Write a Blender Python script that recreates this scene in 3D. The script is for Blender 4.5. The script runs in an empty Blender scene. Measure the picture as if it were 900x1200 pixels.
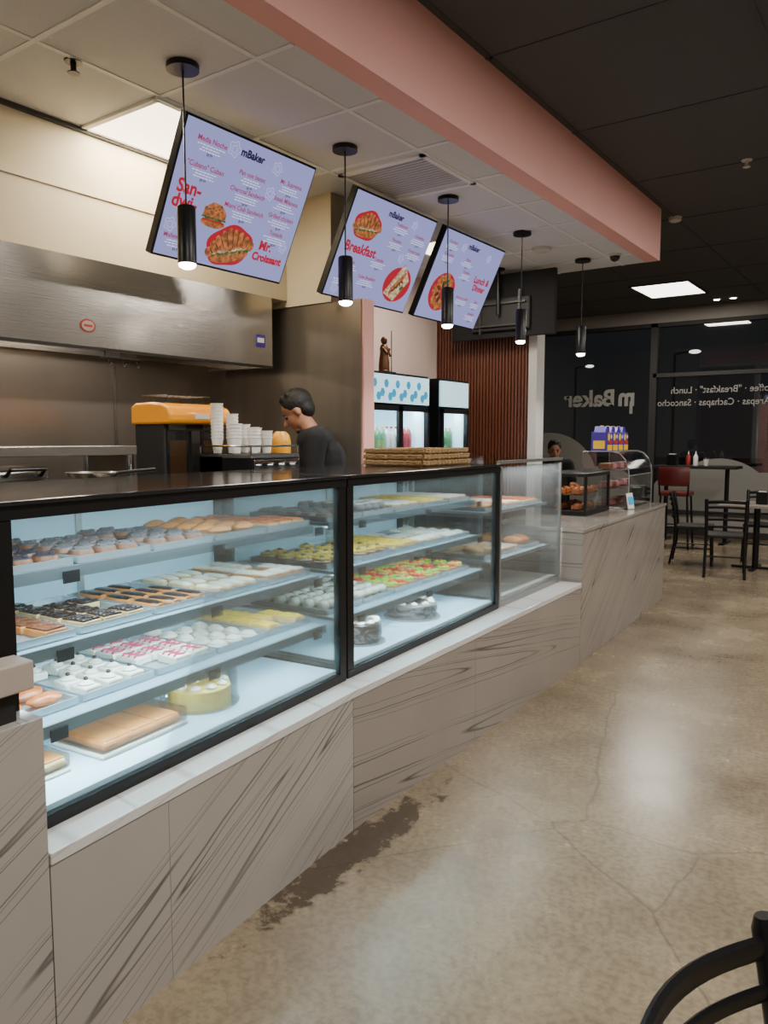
import bpy,bmesh,math,random
from mathutils import Vector,Matrix,Euler
random.seed(4)
R=math.radians
S=bpy.context.scene; COL=S.collection
YAW=R(35.3); PIT=R(5.457)

# ---------------------------------------------------------------- materials
def rgb(r,g,b):
    f=lambda c:(c/255/12.92) if c/255<=.04045 else ((c/255+.055)/1.055)**2.4
    return (f(r),f(g),f(b),1)
def newmat(n):
    m=bpy.data.materials.new(n); m.use_nodes=True
    nt=m.node_tree; return m,nt,nt.nodes['Principled BSDF']
def sc(c,k): return (min(1,c[0]*k),min(1,c[1]*k),min(1,c[2]*k),1)
def mat(n,c,r=.5,m=0,var=.1,scale=12,bump=0,es=0,ec=None,coat=0,stretch=None,tex=False):
    M,nt,b=newmat(n); N=nt.nodes; L=nt.links
    tc=N.new('ShaderNodeTexCoord'); no=N.new('ShaderNodeTexNoise'); no.inputs['Scale'].default_value=scale; no.inputs['Detail'].default_value=4
    if stretch:
        mp=N.new('ShaderNodeMapping'); mp.inputs['Scale'].default_value=stretch; L.new(tc.outputs['Object'],mp.inputs[0]); L.new(mp.outputs[0],no.inputs['Vector'])
    else: L.new(tc.outputs['Object'],no.inputs['Vector'])
    mx=N.new('ShaderNodeMix'); mx.data_type='RGBA'
    mx.inputs[6].default_value=sc(c,1-var); mx.inputs[7].default_value=sc(c,1+var)
    L.new(no.outputs[0],mx.inputs[0]); L.new(mx.outputs[2],b.inputs['Base Color'])
    b.inputs['Roughness'].default_value=r; b.inputs['Metallic'].default_value=m
    if coat: b.inputs['Coat Weight'].default_value=coat
    if bump:
        bp=N.new('ShaderNodeBump'); bp.inputs['Strength'].default_value=bump; bp.inputs['Distance'].default_value=.01
        L.new(no.outputs[0],bp.inputs['Height']); L.new(bp.outputs[0],b.inputs['Normal'])
    if es:
        b.inputs['Emission Color'].default_value=ec or c; b.inputs['Emission Strength'].default_value=es
        if tex:
            cr=N.new('ShaderNodeValToRGB'); e=cr.color_ramp.elements; e[0].position=.38; e[1].position=.62
            e[0].color=sc(ec,.45); e[1].color=sc(ec,1.35); L.new(no.outputs[0],cr.inputs[0]); L.new(cr.outputs[0],b.inputs['Emission Color'])
    return M
def glassmat(n,tint=(1,1,1,1),refl=.12,blend=.25,haze=0):
    M,nt,b=newmat(n); N=nt.nodes; L=nt.links; N.remove(b)
    out=N['Material Output']; tr=N.new('ShaderNodeBsdfTransparent'); tr.inputs[0].default_value=tint
    gl=N.new('ShaderNodeBsdfGlossy'); gl.inputs['Roughness'].default_value=.03
    lw=N.new('ShaderNodeLayerWeight'); lw.inputs[0].default_value=blend
    mu=N.new('ShaderNodeMath'); mu.operation='MULTIPLY'; mu.inputs[1].default_value=refl/.3
    L.new(lw.outputs['Fresnel'],mu.inputs[0])
    mx=N.new('ShaderNodeMixShader'); L.new(mu.outputs[0],mx.inputs[0]); L.new(tr.outputs[0],mx.inputs[1]); L.new(gl.outputs[0],mx.inputs[2]); L.new(mx.outputs[0],out.inputs[0])
    if haze:
        df=N.new('ShaderNodeBsdfTranslucent'); df.inputs[0].default_value=(.85,.9,.9,1)
        m2=N.new('ShaderNodeMixShader'); m2.inputs[0].default_value=haze; L.new(mx.outputs[0],m2.inputs[1]); L.new(df.outputs[0],m2.inputs[2]); L.new(m2.outputs[0],out.inputs[0])
    return M
def marblemat(n,base,dark,ang,freq=4.2,r=.13,amt=.78,wid=.0055):
    M,nt,b=newmat(n); N=nt.nodes; L=nt.links
    tc=N.new('ShaderNodeTexCoord')
    wn=N.new('ShaderNodeTexNoise'); wn.inputs['Scale'].default_value=2.0; wn.inputs['Detail'].default_value=4; L.new(tc.outputs['Object'],wn.inputs['Vector'])
    ws=N.new('ShaderNodeVectorMath'); ws.operation='MULTIPLY_ADD'; ws.inputs[1].default_value=(.03,.03,.03); L.new(wn.outputs[1],ws.inputs[0]); L.new(tc.outputs['Object'],ws.inputs[2])
    rt=N.new('ShaderNodeMapping'); rt.inputs['Rotation'].default_value=(-ang,0,0); L.new(ws.outputs[0],rt.inputs[0])
    mp=N.new('ShaderNodeMapping'); mp.inputs['Scale'].default_value=(.1,.10,freq); L.new(rt.outputs[0],mp.inputs[0])
    no=N.new('ShaderNodeTexNoise'); no.inputs['Scale'].default_value=1; no.inputs['Detail'].default_value=.4; no.inputs['Roughness'].default_value=.4; L.new(mp.outputs[0],no.inputs['Vector'])
    def line(src,lev,w):
        a=N.new('ShaderNodeMath'); a.operation='SUBTRACT'; a.inputs[1].default_value=lev; L.new(src,a.inputs[0])
        c=N.new('ShaderNodeMath'); c.operation='ABSOLUTE'; L.new(a.outputs[0],c.inputs[0])
        m=N.new('ShaderNodeMapRange'); m.inputs[1].default_value=0; m.inputs[2].default_value=w; m.inputs[3].default_value=1; m.inputs[4].default_value=0; L.new(c.outputs[0],m.inputs[0]); return m.outputs[0]
    cur=None
    for lev,w in ((.5,wid),(.482,wid*.5),(.44,wid*.7),(.55,wid*.6),(.60,wid*.7)):
        l=line(no.outputs[0],lev,w)
        if cur is None: cur=l
        else:
            x=N.new('ShaderNodeMath'); x.operation='MAXIMUM'; L.new(cur,x.inputs[0]); L.new(l,x.inputs[1]); cur=x.outputs[0]
    nm=N.new('ShaderNodeTexNoise'); nm.inputs['Scale'].default_value=1.6; nm.inputs['Detail'].default_value=1; L.new(tc.outputs['Object'],nm.inputs['Vector'])
    mr=N.new('ShaderNodeMapRange'); mr.inputs[1].default_value=.34; mr.inputs[2].default_value=.56; mr.inputs[3].default_value=.15; mr.inputs[4].default_value=amt; L.new(nm.outputs[0],mr.inputs[0])
    ml=N.new('ShaderNodeMath'); ml.operation='MULTIPLY'; L.new(cur,ml.inputs[0]); L.new(mr.outputs[0],ml.inputs[1])
    n2=N.new('ShaderNodeTexNoise'); n2.inputs['Scale'].default_value=2.4; n2.inputs['Detail'].default_value=5; L.new(tc.outputs['Object'],n2.inputs['Vector'])
    mb=N.new('ShaderNodeMix'); mb.data_type='RGBA'; mb.inputs[6].default_value=sc(base,.86); mb.inputs[7].default_value=sc(base,1.14); L.new(n2.outputs[0],mb.inputs[0])
    mx=N.new('ShaderNodeMix'); mx.data_type='RGBA'; L.new(ml.outputs[0],mx.inputs[0]); L.new(mb.outputs[2],mx.inputs[6]); mx.inputs[7].default_value=dark
    L.new(mx.outputs[2],b.inputs['Base Color']); b.inputs['Roughness'].default_value=r
    return M
def floormat():
    M,nt,b=newmat('polished_concrete'); N=nt.nodes; L=nt.links
    tc=N.new('ShaderNodeTexCoord')
    n1=N.new('ShaderNodeTexNoise'); n1.inputs['Scale'].default_value=1.3; n1.inputs['Detail'].default_value=9; n1.inputs['Roughness'].default_value=.66; L.new(tc.outputs['Object'],n1.inputs['Vector'])
    c1=N.new('ShaderNodeValToRGB'); e=c1.color_ramp.elements; e[0].position=.28; e[0].color=rgb(102,90,73); e[1].position=.72; e[1].color=rgb(160,144,118)
    L.new(n1.outputs[0],c1.inputs[0])
    n2=N.new('ShaderNodeTexNoise'); n2.inputs['Scale'].default_value=42; n2.inputs['Detail'].default_value=6; L.new(tc.outputs['Object'],n2.inputs['Vector'])
    c2=N.new('ShaderNodeValToRGB'); e=c2.color_ramp.elements; e[0].position=.36; e[0].color=(.5,.48,.46,1); e[1].position=.58; e[1].color=(1,1,1,1); L.new(n2.outputs[0],c2.inputs[0])
    m1=N.new('ShaderNodeMix'); m1.data_type='RGBA'; m1.blend_type='MULTIPLY'; m1.inputs[0].default_value=.5; L.new(c1.outputs[0],m1.inputs[6]); L.new(c2.outputs[0],m1.inputs[7])
    nd=N.new('ShaderNodeTexNoise'); nd.inputs['Scale'].default_value=1.7; nd.inputs['Detail'].default_value=5; L.new(tc.outputs['Object'],nd.inputs['Vector'])
    mv=N.new('ShaderNodeMix'); mv.data_type='RGBA'; mv.inputs[0].default_value=.12; L.new(tc.outputs['Object'],mv.inputs[6]); L.new(nd.outputs[1],mv.inputs[7])
    vo=N.new('ShaderNodeTexVoronoi'); vo.feature='DISTANCE_TO_EDGE'; vo.inputs['Scale'].default_value=.62; L.new(mv.outputs[2],vo.inputs['Vector'])
    cc=N.new('ShaderNodeValToRGB'); e=cc.color_ramp.elements; e[0].position=0; e[0].color=(1,1,1,1); e[1].position=.003; e[1].color=(0,0,0,1); L.new(vo.outputs['Distance'],cc.inputs[0])
    mk=N.new('ShaderNodeMath'); mk.operation='MULTIPLY'; mk.inputs[1].default_value=.4; L.new(cc.outputs[0],mk.inputs[0])
    m2=N.new('ShaderNodeMix'); m2.data_type='RGBA'; L.new(mk.outputs[0],m2.inputs[0]); L.new(m1.outputs[2],m2.inputs[6]); m2.inputs[7].default_value=rgb(50,42,34)
    mp=N.new('ShaderNodeMapping'); mp.inputs['Location'].default_value=(1.64*5.0,-2.1*.8,0); mp.inputs['Scale'].default_value=(5.0,.8,1); L.new(tc.outputs['Object'],mp.inputs[0])
    ln=N.new('ShaderNodeVectorMath'); ln.operation='LENGTH'; L.new(mp.outputs[0],ln.inputs[0])
    n3=N.new('ShaderNodeTexNoise'); n3.inputs['Scale'].default_value=10; n3.inputs['Detail'].default_value=9; n3.inputs['Roughness'].default_value=.7; L.new(tc.outputs['Object'],n3.inputs['Vector'])
    a=N.new('ShaderNodeMath'); a.operation='MULTIPLY_ADD'; a.inputs[1].default_value=1.5; L.new(n3.outputs[0],a.inputs[0]); L.new(ln.outputs['Value'],a.inputs[2])
    c4=N.new('ShaderNodeValToRGB'); e=c4.color_ramp.elements; e[0].position=.9; e[0].color=(.85,.85,.85,1); e[1].position=1.0; e[1].color=(0,0,0,1)
    sb=N.new('ShaderNodeMath'); sb.operation='SUBTRACT'; sb.inputs[1].default_value=.22; L.new(a.outputs[0],sb.inputs[0]); L.new(sb.outputs[0],c4.inputs[0])
    m3=N.new('ShaderNodeMix'); m3.data_type='RGBA'; L.new(c4.outputs[0],m3.inputs[0]); L.new(m2.outputs[2],m3.inputs[6]); m3.inputs[7].default_value=rgb(62,50,38)
    L.new(m3.outputs[2],b.inputs['Base Color'])
    mr=N.new('ShaderNodeMapRange'); mr.inputs[3].default_value=.1; mr.inputs[4].default_value=.40; L.new(n1.outputs[0],mr.inputs[0])
    mx=N.new('ShaderNodeMath'); mx.operation='MAXIMUM'; L.new(mr.outputs[0],mx.inputs[0]); L.new(c4.outputs[0],mx.inputs[1]); L.new(mx.outputs[0],b.inputs['Roughness'])
    bp=N.new('ShaderNodeBump'); bp.inputs['Strength'].default_value=.06; bp.inputs['Distance'].default_value=.01; L.new(n2.outputs[0],bp.inputs['Height']); L.new(bp.outputs[0],b.inputs['Normal'])
    return M

FLOOR=floormat()
MARB=marblemat('veined_marble_lit',rgb(164,158,151),rgb(48,44,43),R(27),6.0)  # near panels: brighter lighting painted in as a lighter grey
MARB2=marblemat('veined_marble_shaded',rgb(148,140,132),rgb(44,40,38),R(-8),5.0)  # same stone past the bend, weaker light painted in as browner
MARB3=marblemat('taupe_diagonal_marble',rgb(146,138,130),rgb(44,40,38),R(33),4.6)
MARBW=marblemat('pale_marble',rgb(208,206,203),rgb(130,120,112),R(10),3.0,.1,.4,.006)
GLASS=glassmat('clear_glass',(.97,.99,.99,1),.14,.2)
FGLASS=glassmat('case_front_glass',(.95,.985,.99,1),.2,.26,.012)
HGLASS=glassmat('hazy_glass',(.95,.98,.98,1),.18,.25,.03)
ACRY=glassmat('clear_acrylic',(.96,.98,.98,1),.22,.4)
WGLASS=glassmat('window_glass',(.5,.52,.53,1),.55,.42,.02)
BLK=mat('black_metal',rgb(20,20,22),.35,.3)
BLKM=mat('matt_black',rgb(22,21,21),.6)
GRAN=mat('black_granite',rgb(26,26,28),.12,0,.5,60)
STEEL=mat('brushed_steel',rgb(178,172,164),.22,.93,.14,6,.05,stretch=(1,1,30))
STEELD=mat('brushed_steel_sheet',rgb(146,137,126),.30,.78,.2,2.5,.04,stretch=(4,1,.6))
CHROME=mat('chrome',rgb(200,200,200),.12,1,.03)
ALU=mat('pale_aluminium',rgb(190,190,188),.3,.8,.05)
ALUG=mat('grey_aluminium',rgb(158,158,156),.35,.7,.05)
TRAYM=mat('tray_steel',rgb(195,202,206),.25,.6,.05)
WHITE=mat('white_paint',rgb(196,192,186),.6,0,.03)
CASEW=mat('case_lining_white',rgb(188,216,228),.45,0,.04)
SHELFM=mat('shelf_frosted',rgb(156,182,194),.3,.1,.05)
RAILM=mat('shelf_rail_grey',rgb(128,140,146),.35,.4,.05)
CREAM=mat('cream_paint',rgb(202,189,161),.6,0,.05,2)
PINK=mat('pink_paint',rgb(236,176,166),.6,0,.04,3)
PINKL=mat('pale_pink_paint',rgb(212,190,180),.6,0,.04,3)
TILEW=mat('ceiling_tile_white',rgb(212,213,214),.85,0,.04,60,.15)
GRIDW=mat('ceiling_grid_white',rgb(230,230,230),.5,0,.02)
TILED=mat('ceiling_tile_charcoal',rgb(76,75,76),.85,0,.1,60,.15)
GRIDD=mat('ceiling_grid_charcoal',rgb(60,59,59),.6,0,.02)
JOINT=mat('tile_grout',rgb(126,119,113),.7,0,.02)
DKWALL=mat('charcoal_wall',rgb(46,44,43),.7,0,.06)
GREYW=mat('greige_wall',rgb(150,144,138),.7,0,.05)
WOOD=mat('dark_brown_wood',rgb(100,56,39),.4,0,.3,6,.05,stretch=(6,6,.5))
ORANGE=mat('orange_plastic',rgb(246,160,20),.25,0,.05,5,coat=.5)
YEL=mat('amber_plastic',rgb(214,150,40),.3,0,.08)
PAPER=mat('white_paper',rgb(232,228,220),.6,0,.03)
RED=mat('maroon_vinyl',rgb(96,32,30),.4,0,.08)
REDP=mat('red_print',rgb(150,46,40),.4,0,.05)
WICK=mat('wicker',rgb(158,126,80),.7,0,.35,90,.4)
BRONZE=mat('bronze_brown',rgb(98,62,36),.4,.5,.2,20)
ASPH=mat('asphalt',rgb(36,36,36),.9,0,.2,20)
DECAL=mat('frosted_decal',rgb(122,120,115),.7,0,.03)
LETW=mat('grey_white_lettering',rgb(144,142,138),.7,0,.02)
def emat(n,c,s,base=None,tex=False,scale=5): return mat(n,base or c,.5,0,.02,scale,es=s,ec=c,tex=tex)
DK_=(.02,.02,.025,1)
LEDW=emat('led_white',(.75,.93,1,1),9)
PANELW=emat('troffer_warm',(1,.85,.6,1),5)
PANELN=emat('troffer_neutral',(1,.93,.82,1),6)
BULB=emat('lamp_lens',(1,.95,.85,1),30)
STREET=emat('street_lamp_glow',(1,.95,.85,1),9)
SCREEN=emat('menu_screen_lavender',rgb(162,164,228),.9,DK_)
SRED=emat('menu_red',rgb(200,12,40),.8,DK_)
SPINK=emat('menu_pink',rgb(190,30,76),.75,DK_)
SWH=emat('menu_white',rgb(236,236,255),1.15,DK_)
SDK=emat('menu_dark_ink',rgb(50,34,90),.4,DK_)
SORG=emat('menu_bread_orange',rgb(200,118,62),.75,DK_,True,38)
SBRN=emat('menu_bread_brown',rgb(130,64,28),.5,DK_,True,50)
SCRM=emat('menu_cream',rgb(236,198,160),.8,DK_,True,40)
SGRN=emat('menu_green',rgb(80,124,50),.6,DK_,True,80)
SLAV=emat('menu_pale_lavender',rgb(206,202,250),1.15,DK_)
HDR=emat('fridge_header_white',rgb(180,220,235),1.1)
HEX=emat('fridge_header_blue',rgb(30,140,180),.8)
FRGL=emat('fridge_lining_glow',rgb(185,215,228),.8)  # lining itself glows, interior light put into its material
SKIN=mat('skin',rgb(160,112,84),.5,0,.05)
STUB=mat('stubble',rgb(66,46,36),.7,0,.2,80)
HAIR=mat('black_hair',rgb(16,13,12),.65,0,.3,60,.4)
SHIRT=mat('black_shirt',rgb(7,8,11),.9,0,.15,30,.1)
TROU=mat('dark_trousers',rgb(38,38,44),.8,0,.1)
SHOE=mat('dark_shoes',rgb(18,18,18),.4)
EYEM=mat('eye',rgb(30,20,15),.2)

# ---------------------------------------------------------------- mesh builder
class MB:
    def __init__(s): s.bm=bmesh.new()
    def tf(s,vs,M): bmesh.ops.transform(s.bm,matrix=M,verts=vs); return s
    def box(s,c,d,rz=0,rot=None):
        vs=bmesh.ops.create_cube(s.bm,size=1)['verts']
        return s.tf(vs,Matrix.Translation(c)@(rot if rot is not None else Matrix.Rotation(rz,4,'Z'))@Matrix.Diagonal((d[0],d[1],d[2],1)))
    def bb(s,a,b): # by corners
        return s.box([(a[i]+b[i])/2 for i in range(3)],[abs(b[i]-a[i]) for i in range(3)])
    def rod(s,a,b,r,r2=None,seg=10):
        a=Vector(a); b=Vector(b); d=b-a
        vs=bmesh.ops.create_cone(s.bm,cap_ends=True,segments=seg,radius1=r,radius2=r if r2 is None else r2,depth=d.length)['verts']
        q=Vector((0,0,1)).rotation_difference(d.normalized()).to_matrix().to_4x4()
        return s.tf(vs,Matrix.Translation((a+b)/2)@q)
    def sph(s,c,r,k=(1,1,1),u=14,v=9,rot=None):
        vs=bmesh.ops.create_uvsphere(s.bm,u_segments=u,v_segments=v,radius=r)['verts']
        return s.tf(vs,Matrix.Translation(c)@(rot if rot is not None else Matrix.Identity(4))@Matrix.Diagonal((k[0],k[1],k[2],1)))
    def cap(s,a,b,ra,rb,u=12): # tapered capsule
        s.rod(a,b,ra,rb,u); s.sph(a,ra,u=u,v=8); s.sph(b,rb,u=u,v=8); return s
    def tube(s,pts,r,seg=8,radii=None,flat=None):
        pts=[Vector(p) for p in pts]; n=len(pts); rings=[]
        for i,p in enumerate(pts):
            t=(pts[min(i+1,n-1)]-pts[max(i-1,0)]).normalized()
            up=Vector((0,0,1)) if abs(t.z)<.95 else Vector((0,1,0))
            a=t.cross(up).normalized(); b=a.cross(t).normalized(); rr=radii[i] if radii else r
            fa,fb=flat if flat else (1,1)
            rings.append([s.bm.verts.new(p+a*rr*fa*math.cos(2*math.pi*k/seg)+b*rr*fb*math.sin(2*math.pi*k/seg)) for k in range(seg)])
        for i in range(n-1):
            for k in range(seg):
                s.bm.faces.new((rings[i][k],rings[i][(k+1)%seg],rings[i+1][(k+1)%seg],rings[i+1][k]))
        s.bm.faces.new(rings[0][::-1]); s.bm.faces.new(rings[-1]); return s
    def lathe(s,prof,c=(0,0,0),seg=20,k=(1,1)):
        rings=[]
        for (r,z) in prof:
            rings.append([s.bm.verts.new((c[0]+k[0]*r*math.cos(2*math.pi*j/seg),c[1]+k[1]*r*math.sin(2*math.pi*j/seg),c[2]+z)) for j in range(seg)])
        for i in range(len(rings)-1):
            for j in range(seg):
                s.bm.faces.new((rings[i][j],rings[i][(j+1)%seg],rings[i+1][(j+1)%seg],rings[i+1][j]))
        s.bm.faces.new(rings[0][::-1]); s.bm.faces.new(rings[-1]); return s
    def prism(s,poly,z0,z1,M=None):
        lo=[s.bm.verts.new((p[0],p[1],z0)) for p in poly]; hi=[s.bm.verts.new((p[0],p[1],z1)) for p in poly]; n=len(poly)
        s.bm.faces.new(lo[::-1]); s.bm.faces.new(hi)
        for i in range(n): s.bm.faces.new((lo[i],lo[(i+1)%n],hi[(i+1)%n],hi[i]))
        if M is not None: s.tf(lo+hi,M)
        return s
    def disc(s,x,y,rx,ry=None,rot=0,z=0,seg=20,t=.0006):
        ry=rx if ry is None else ry; c,d=math.cos(rot),math.sin(rot)
        return s.prism([(x+rx*math.cos(a)*c-ry*math.sin(a)*d,y+rx*math.cos(a)*d+ry*math.sin(a)*c) for a in [2*math.pi*i/seg for i in range(seg)]],z,z+t)
    def text(s,body,size,loc,M=None,align='LEFT',bold=0.0,shear=0,sx=1):
        cu=bpy.data.curves.new('t','FONT'); cu.body=body; cu.size=size; cu.align_x=align; cu.offset=bold; cu.shear=shear; cu.resolution_u=3
        ob=bpy.data.objects.new('t',cu); COL.objects.link(ob)
        dg=bpy.context.evaluated_depsgraph_get(); me=bpy.data.meshes.new_from_object(ob.evaluated_get(dg))
        old=set(s.bm.verts); s.bm.from_mesh(me); new=[v for v in s.bm.verts if v not in old]
        T=Matrix.Translation(loc)@Matrix.Diagonal((sx,1,1,1))
        s.tf(new,(M@T) if M is not None else T)
        bpy.data.objects.remove(ob); bpy.data.curves.remove(cu); bpy.data.meshes.remove(me); return s
    def build(s,name,m,parent=None,smooth=True,bev=0,world=False,angle=38):
        if world and parent is not None:
            Mi=Matrix.LocRotScale(parent.location,parent.rotation_euler,None).inverted()
            bmesh.ops.transform(s.bm,matrix=Mi,verts=s.bm.verts[:])
        bmesh.ops.recalc_face_normals(s.bm,faces=s.bm.faces[:])
        me=bpy.data.meshes.new(name); s.bm.to_mesh(me); s.bm.free()
        me.materials.append(m)
        if smooth and len(me.polygons):
            me.shade_smooth(); me.set_sharp_from_angle(angle=R(angle))
        o=bpy.data.objects.new(name,me); COL.objects.link(o)
        if parent is not None: o.parent=parent
        if bev:
            b=o.modifiers.new('bevel','BEVEL'); b.width=bev; b.segments=2; b.limit_method='ANGLE'
        return o
def fuse(mb,name,m,parent,voxel=.01,it=3):
    tmp=mb.build('tmp',m,None,False)
    a=tmp.modifiers.new('r','REMESH'); a.mode='VOXEL'; a.voxel_size=voxel
    c=tmp.modifiers.new('s','SMOOTH'); c.iterations=it; c.factor=.6
    dg=bpy.context.evaluated_depsgraph_get(); me=bpy.data.meshes.new_from_object(tmp.evaluated_get(dg))
    bpy.data.objects.remove(tmp); me.name=name; me.materials.clear(); me.materials.append(m); me.shade_smooth()
    o=bpy.data.objects.new(name,me); COL.objects.link(o); o.parent=parent; return o
def tag(o,label,cat,group=None):
    o['label']=label; o['category']=cat
    if group: o['group']=group
    return o
def thing(name,label,cat,loc=(0,0,0),rz=0,group=None,rot=None):
    o=bpy.data.objects.new(name,None); COL.objects.link(o); o.location=loc
    o.rotation_euler=rot if rot is not None else (0,0,rz); o.empty_display_size=.1
    return tag(o,label,cat,group)
def struct(name,mb,m,parent=None,smooth=False):
    o=mb.build(name,m,parent,smooth)
    if parent is None: o['kind']='structure'
    return o
def dup(root,loc,rz=0,label=None,group=None,parts=True):
    r=root.copy(); COL.objects.link(r); r.location=loc; r.rotation_euler=(0,0,rz)
    if label: r['label']=label
    if group: r['group']=group
    if parts:
        for ch in list(root.children):
            c=ch.copy(); COL.objects.link(c); c.parent=r
            for g in ch.children:
                d=g.copy(); COL.objects.link(d); d.parent=c
    return r
def kill(root):
    for ch in list(root.children): kill(ch)
    bpy.data.objects.remove(root)
def area(name,loc,sx,sy,e,col,parent=None,rot=(0,0,0),spread=180):
    l=bpy.data.lights.new(name,'AREA'); l.shape='RECTANGLE'; l.size=sx; l.size_y=sy; l.energy=e; l.color=col; l.spread=R(spread)
    o=bpy.data.objects.new(name,l); COL.objects.link(o); o.location=loc; o.rotation_euler=rot
    if parent is not None: o.parent=parent
    return o

# ---------------------------------------------------------------- camera / world
cd=bpy.data.cameras.new('camera'); cd.sensor_fit='VERTICAL'; cd.sensor_height=36; cd.lens=27; cd.clip_start=.05; cd.clip_end=200
cam=bpy.data.objects.new('camera',cd); COL.objects.link(cam); cam.location=(0,0,1.5); cam.rotation_euler=(math.pi/2-PIT,0,YAW); S.camera=cam
w=bpy.data.worlds.new('night'); S.world=w; w.use_nodes=True
w.node_tree.nodes['Background'].inputs[0].default_value=(.06,.06,.065,1); w.node_tree.nodes['Background'].inputs[1].default_value=.7

# ---------------------------------------------------------------- room shell
ZC=3.5; ZL=3.06
struct('floor',MB().bb((-6.7,-2.6,-.1),(3.6,12.7,0)),FLOOR)
ceil=struct('ceiling',MB().bb((-6.7,-2.6,ZC),(3.6,12.7,ZC+.1)),TILED)
g=MB(); x=-2.0
while x<3.5: g.bb((x-.012,-2.5,ZC-.004),(x+.012,12.5,ZC)); x+=1.22
y=-2.3
while y<12.5: g.bb((-2.03,y-.012,ZC-.004),(3.5,y+.012,ZC)); y+=1.22
for k in range(4): g.bb((-3.22-1.22*k-.012,7.1,ZC-.004),(-3.22-1.22*k+.012,12.5,ZC))
for k in range(5): g.bb((-6.5,7.46+1.22*k-.012,ZC-.004),(-2.03,7.46+1.22*k+.012,ZC))
g.build('ceiling_grid',GRIDD,ceil,False)
dc=struct('ceiling_kitchen',MB().bb((-4.25,-2.5,ZL),(-2.15,7.06,ZL+.05)),TILEW)
g=MB()
for xx in (-3.57,-2.35,-2.96): 
    g.bb((xx-.012,-2.5,ZL-.004),(xx+.012,7.06,ZL))
y=-2.47
while y<7.05: g.bb((-4.2,y-.012,ZL-.005),(-2.15,y+.012,ZL)); y+=.61
g.build('ceiling_grid',GRIDW,dc,False)
sf=struct('wall_soffit',MB().bb((-2.15,-2.5,ZL),(-2.03,7.07,ZC)).bb((-4.25,6.97,ZL+.05),(-2.15,7.07,ZC)),PINK)
struct('wall_left',MB().bb((-4.3,-2.6,0),(-4.2,6.9,ZL)),STEELD)
struct('wall_alcove',MB().bb((-4.2,4.07,0),(-4.15,6.8,ZL)),PINKL)
bk=struct('wall_bulkhead',MB().bb((-4.2,-2.5,2.42),(-3.58,3.93,ZL)).bb((-4.2,3.93,2.38),(-3.2,4.07,ZL)),CREAM)
MB().bb((-3.58,-2.5,2.735),(-3.572,3.93,2.75)).build('joint_trim',CREAM,bk,False)
MB().bb((-3.58,-2.5,3.035),(-3.56,3.93,3.06)).build('top_trim',GRIDD,bk,False)
pt=struct('wall_partition',MB().bb((-4.2,3.96,0),(-2.96,4.07,2.38)),PINK)
pp=MB().bb((-4.2,3.945,0),(-2.975,3.96,2.378)); pp.build('steel_cladding',STEELD,pt,False)
wd=struct('wall_wood',MB().bb((-4.2,6.82,0),(-3.13,6.92,ZL)),WOOD)
g=MB(); x=-4.19
while x<-3.14: g.bb((x,6.79,0),(x+.022,6.825,ZL)); x+=.034
g.build('fluting',WOOD,wd,False)
struct('wall_column',MB().bb((-3.13,6.78,0),(-3.045,6.95,ZL)),WHITE)
struct('wall_dining',MB().bb((-6.7,6.92,0),(-6.6,12.6,ZC)).bb((-6.6,6.92,0),(-4.3,7.0,ZC)),GREYW)
struct('wall_right',MB().bb((3.5,-2.6,0),(3.6,12.6,ZC)),GREYW)
struct('wall_near',MB().bb((-4.3,-2.6,0),(3.5,-2.5,ZC)),GREYW)
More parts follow.
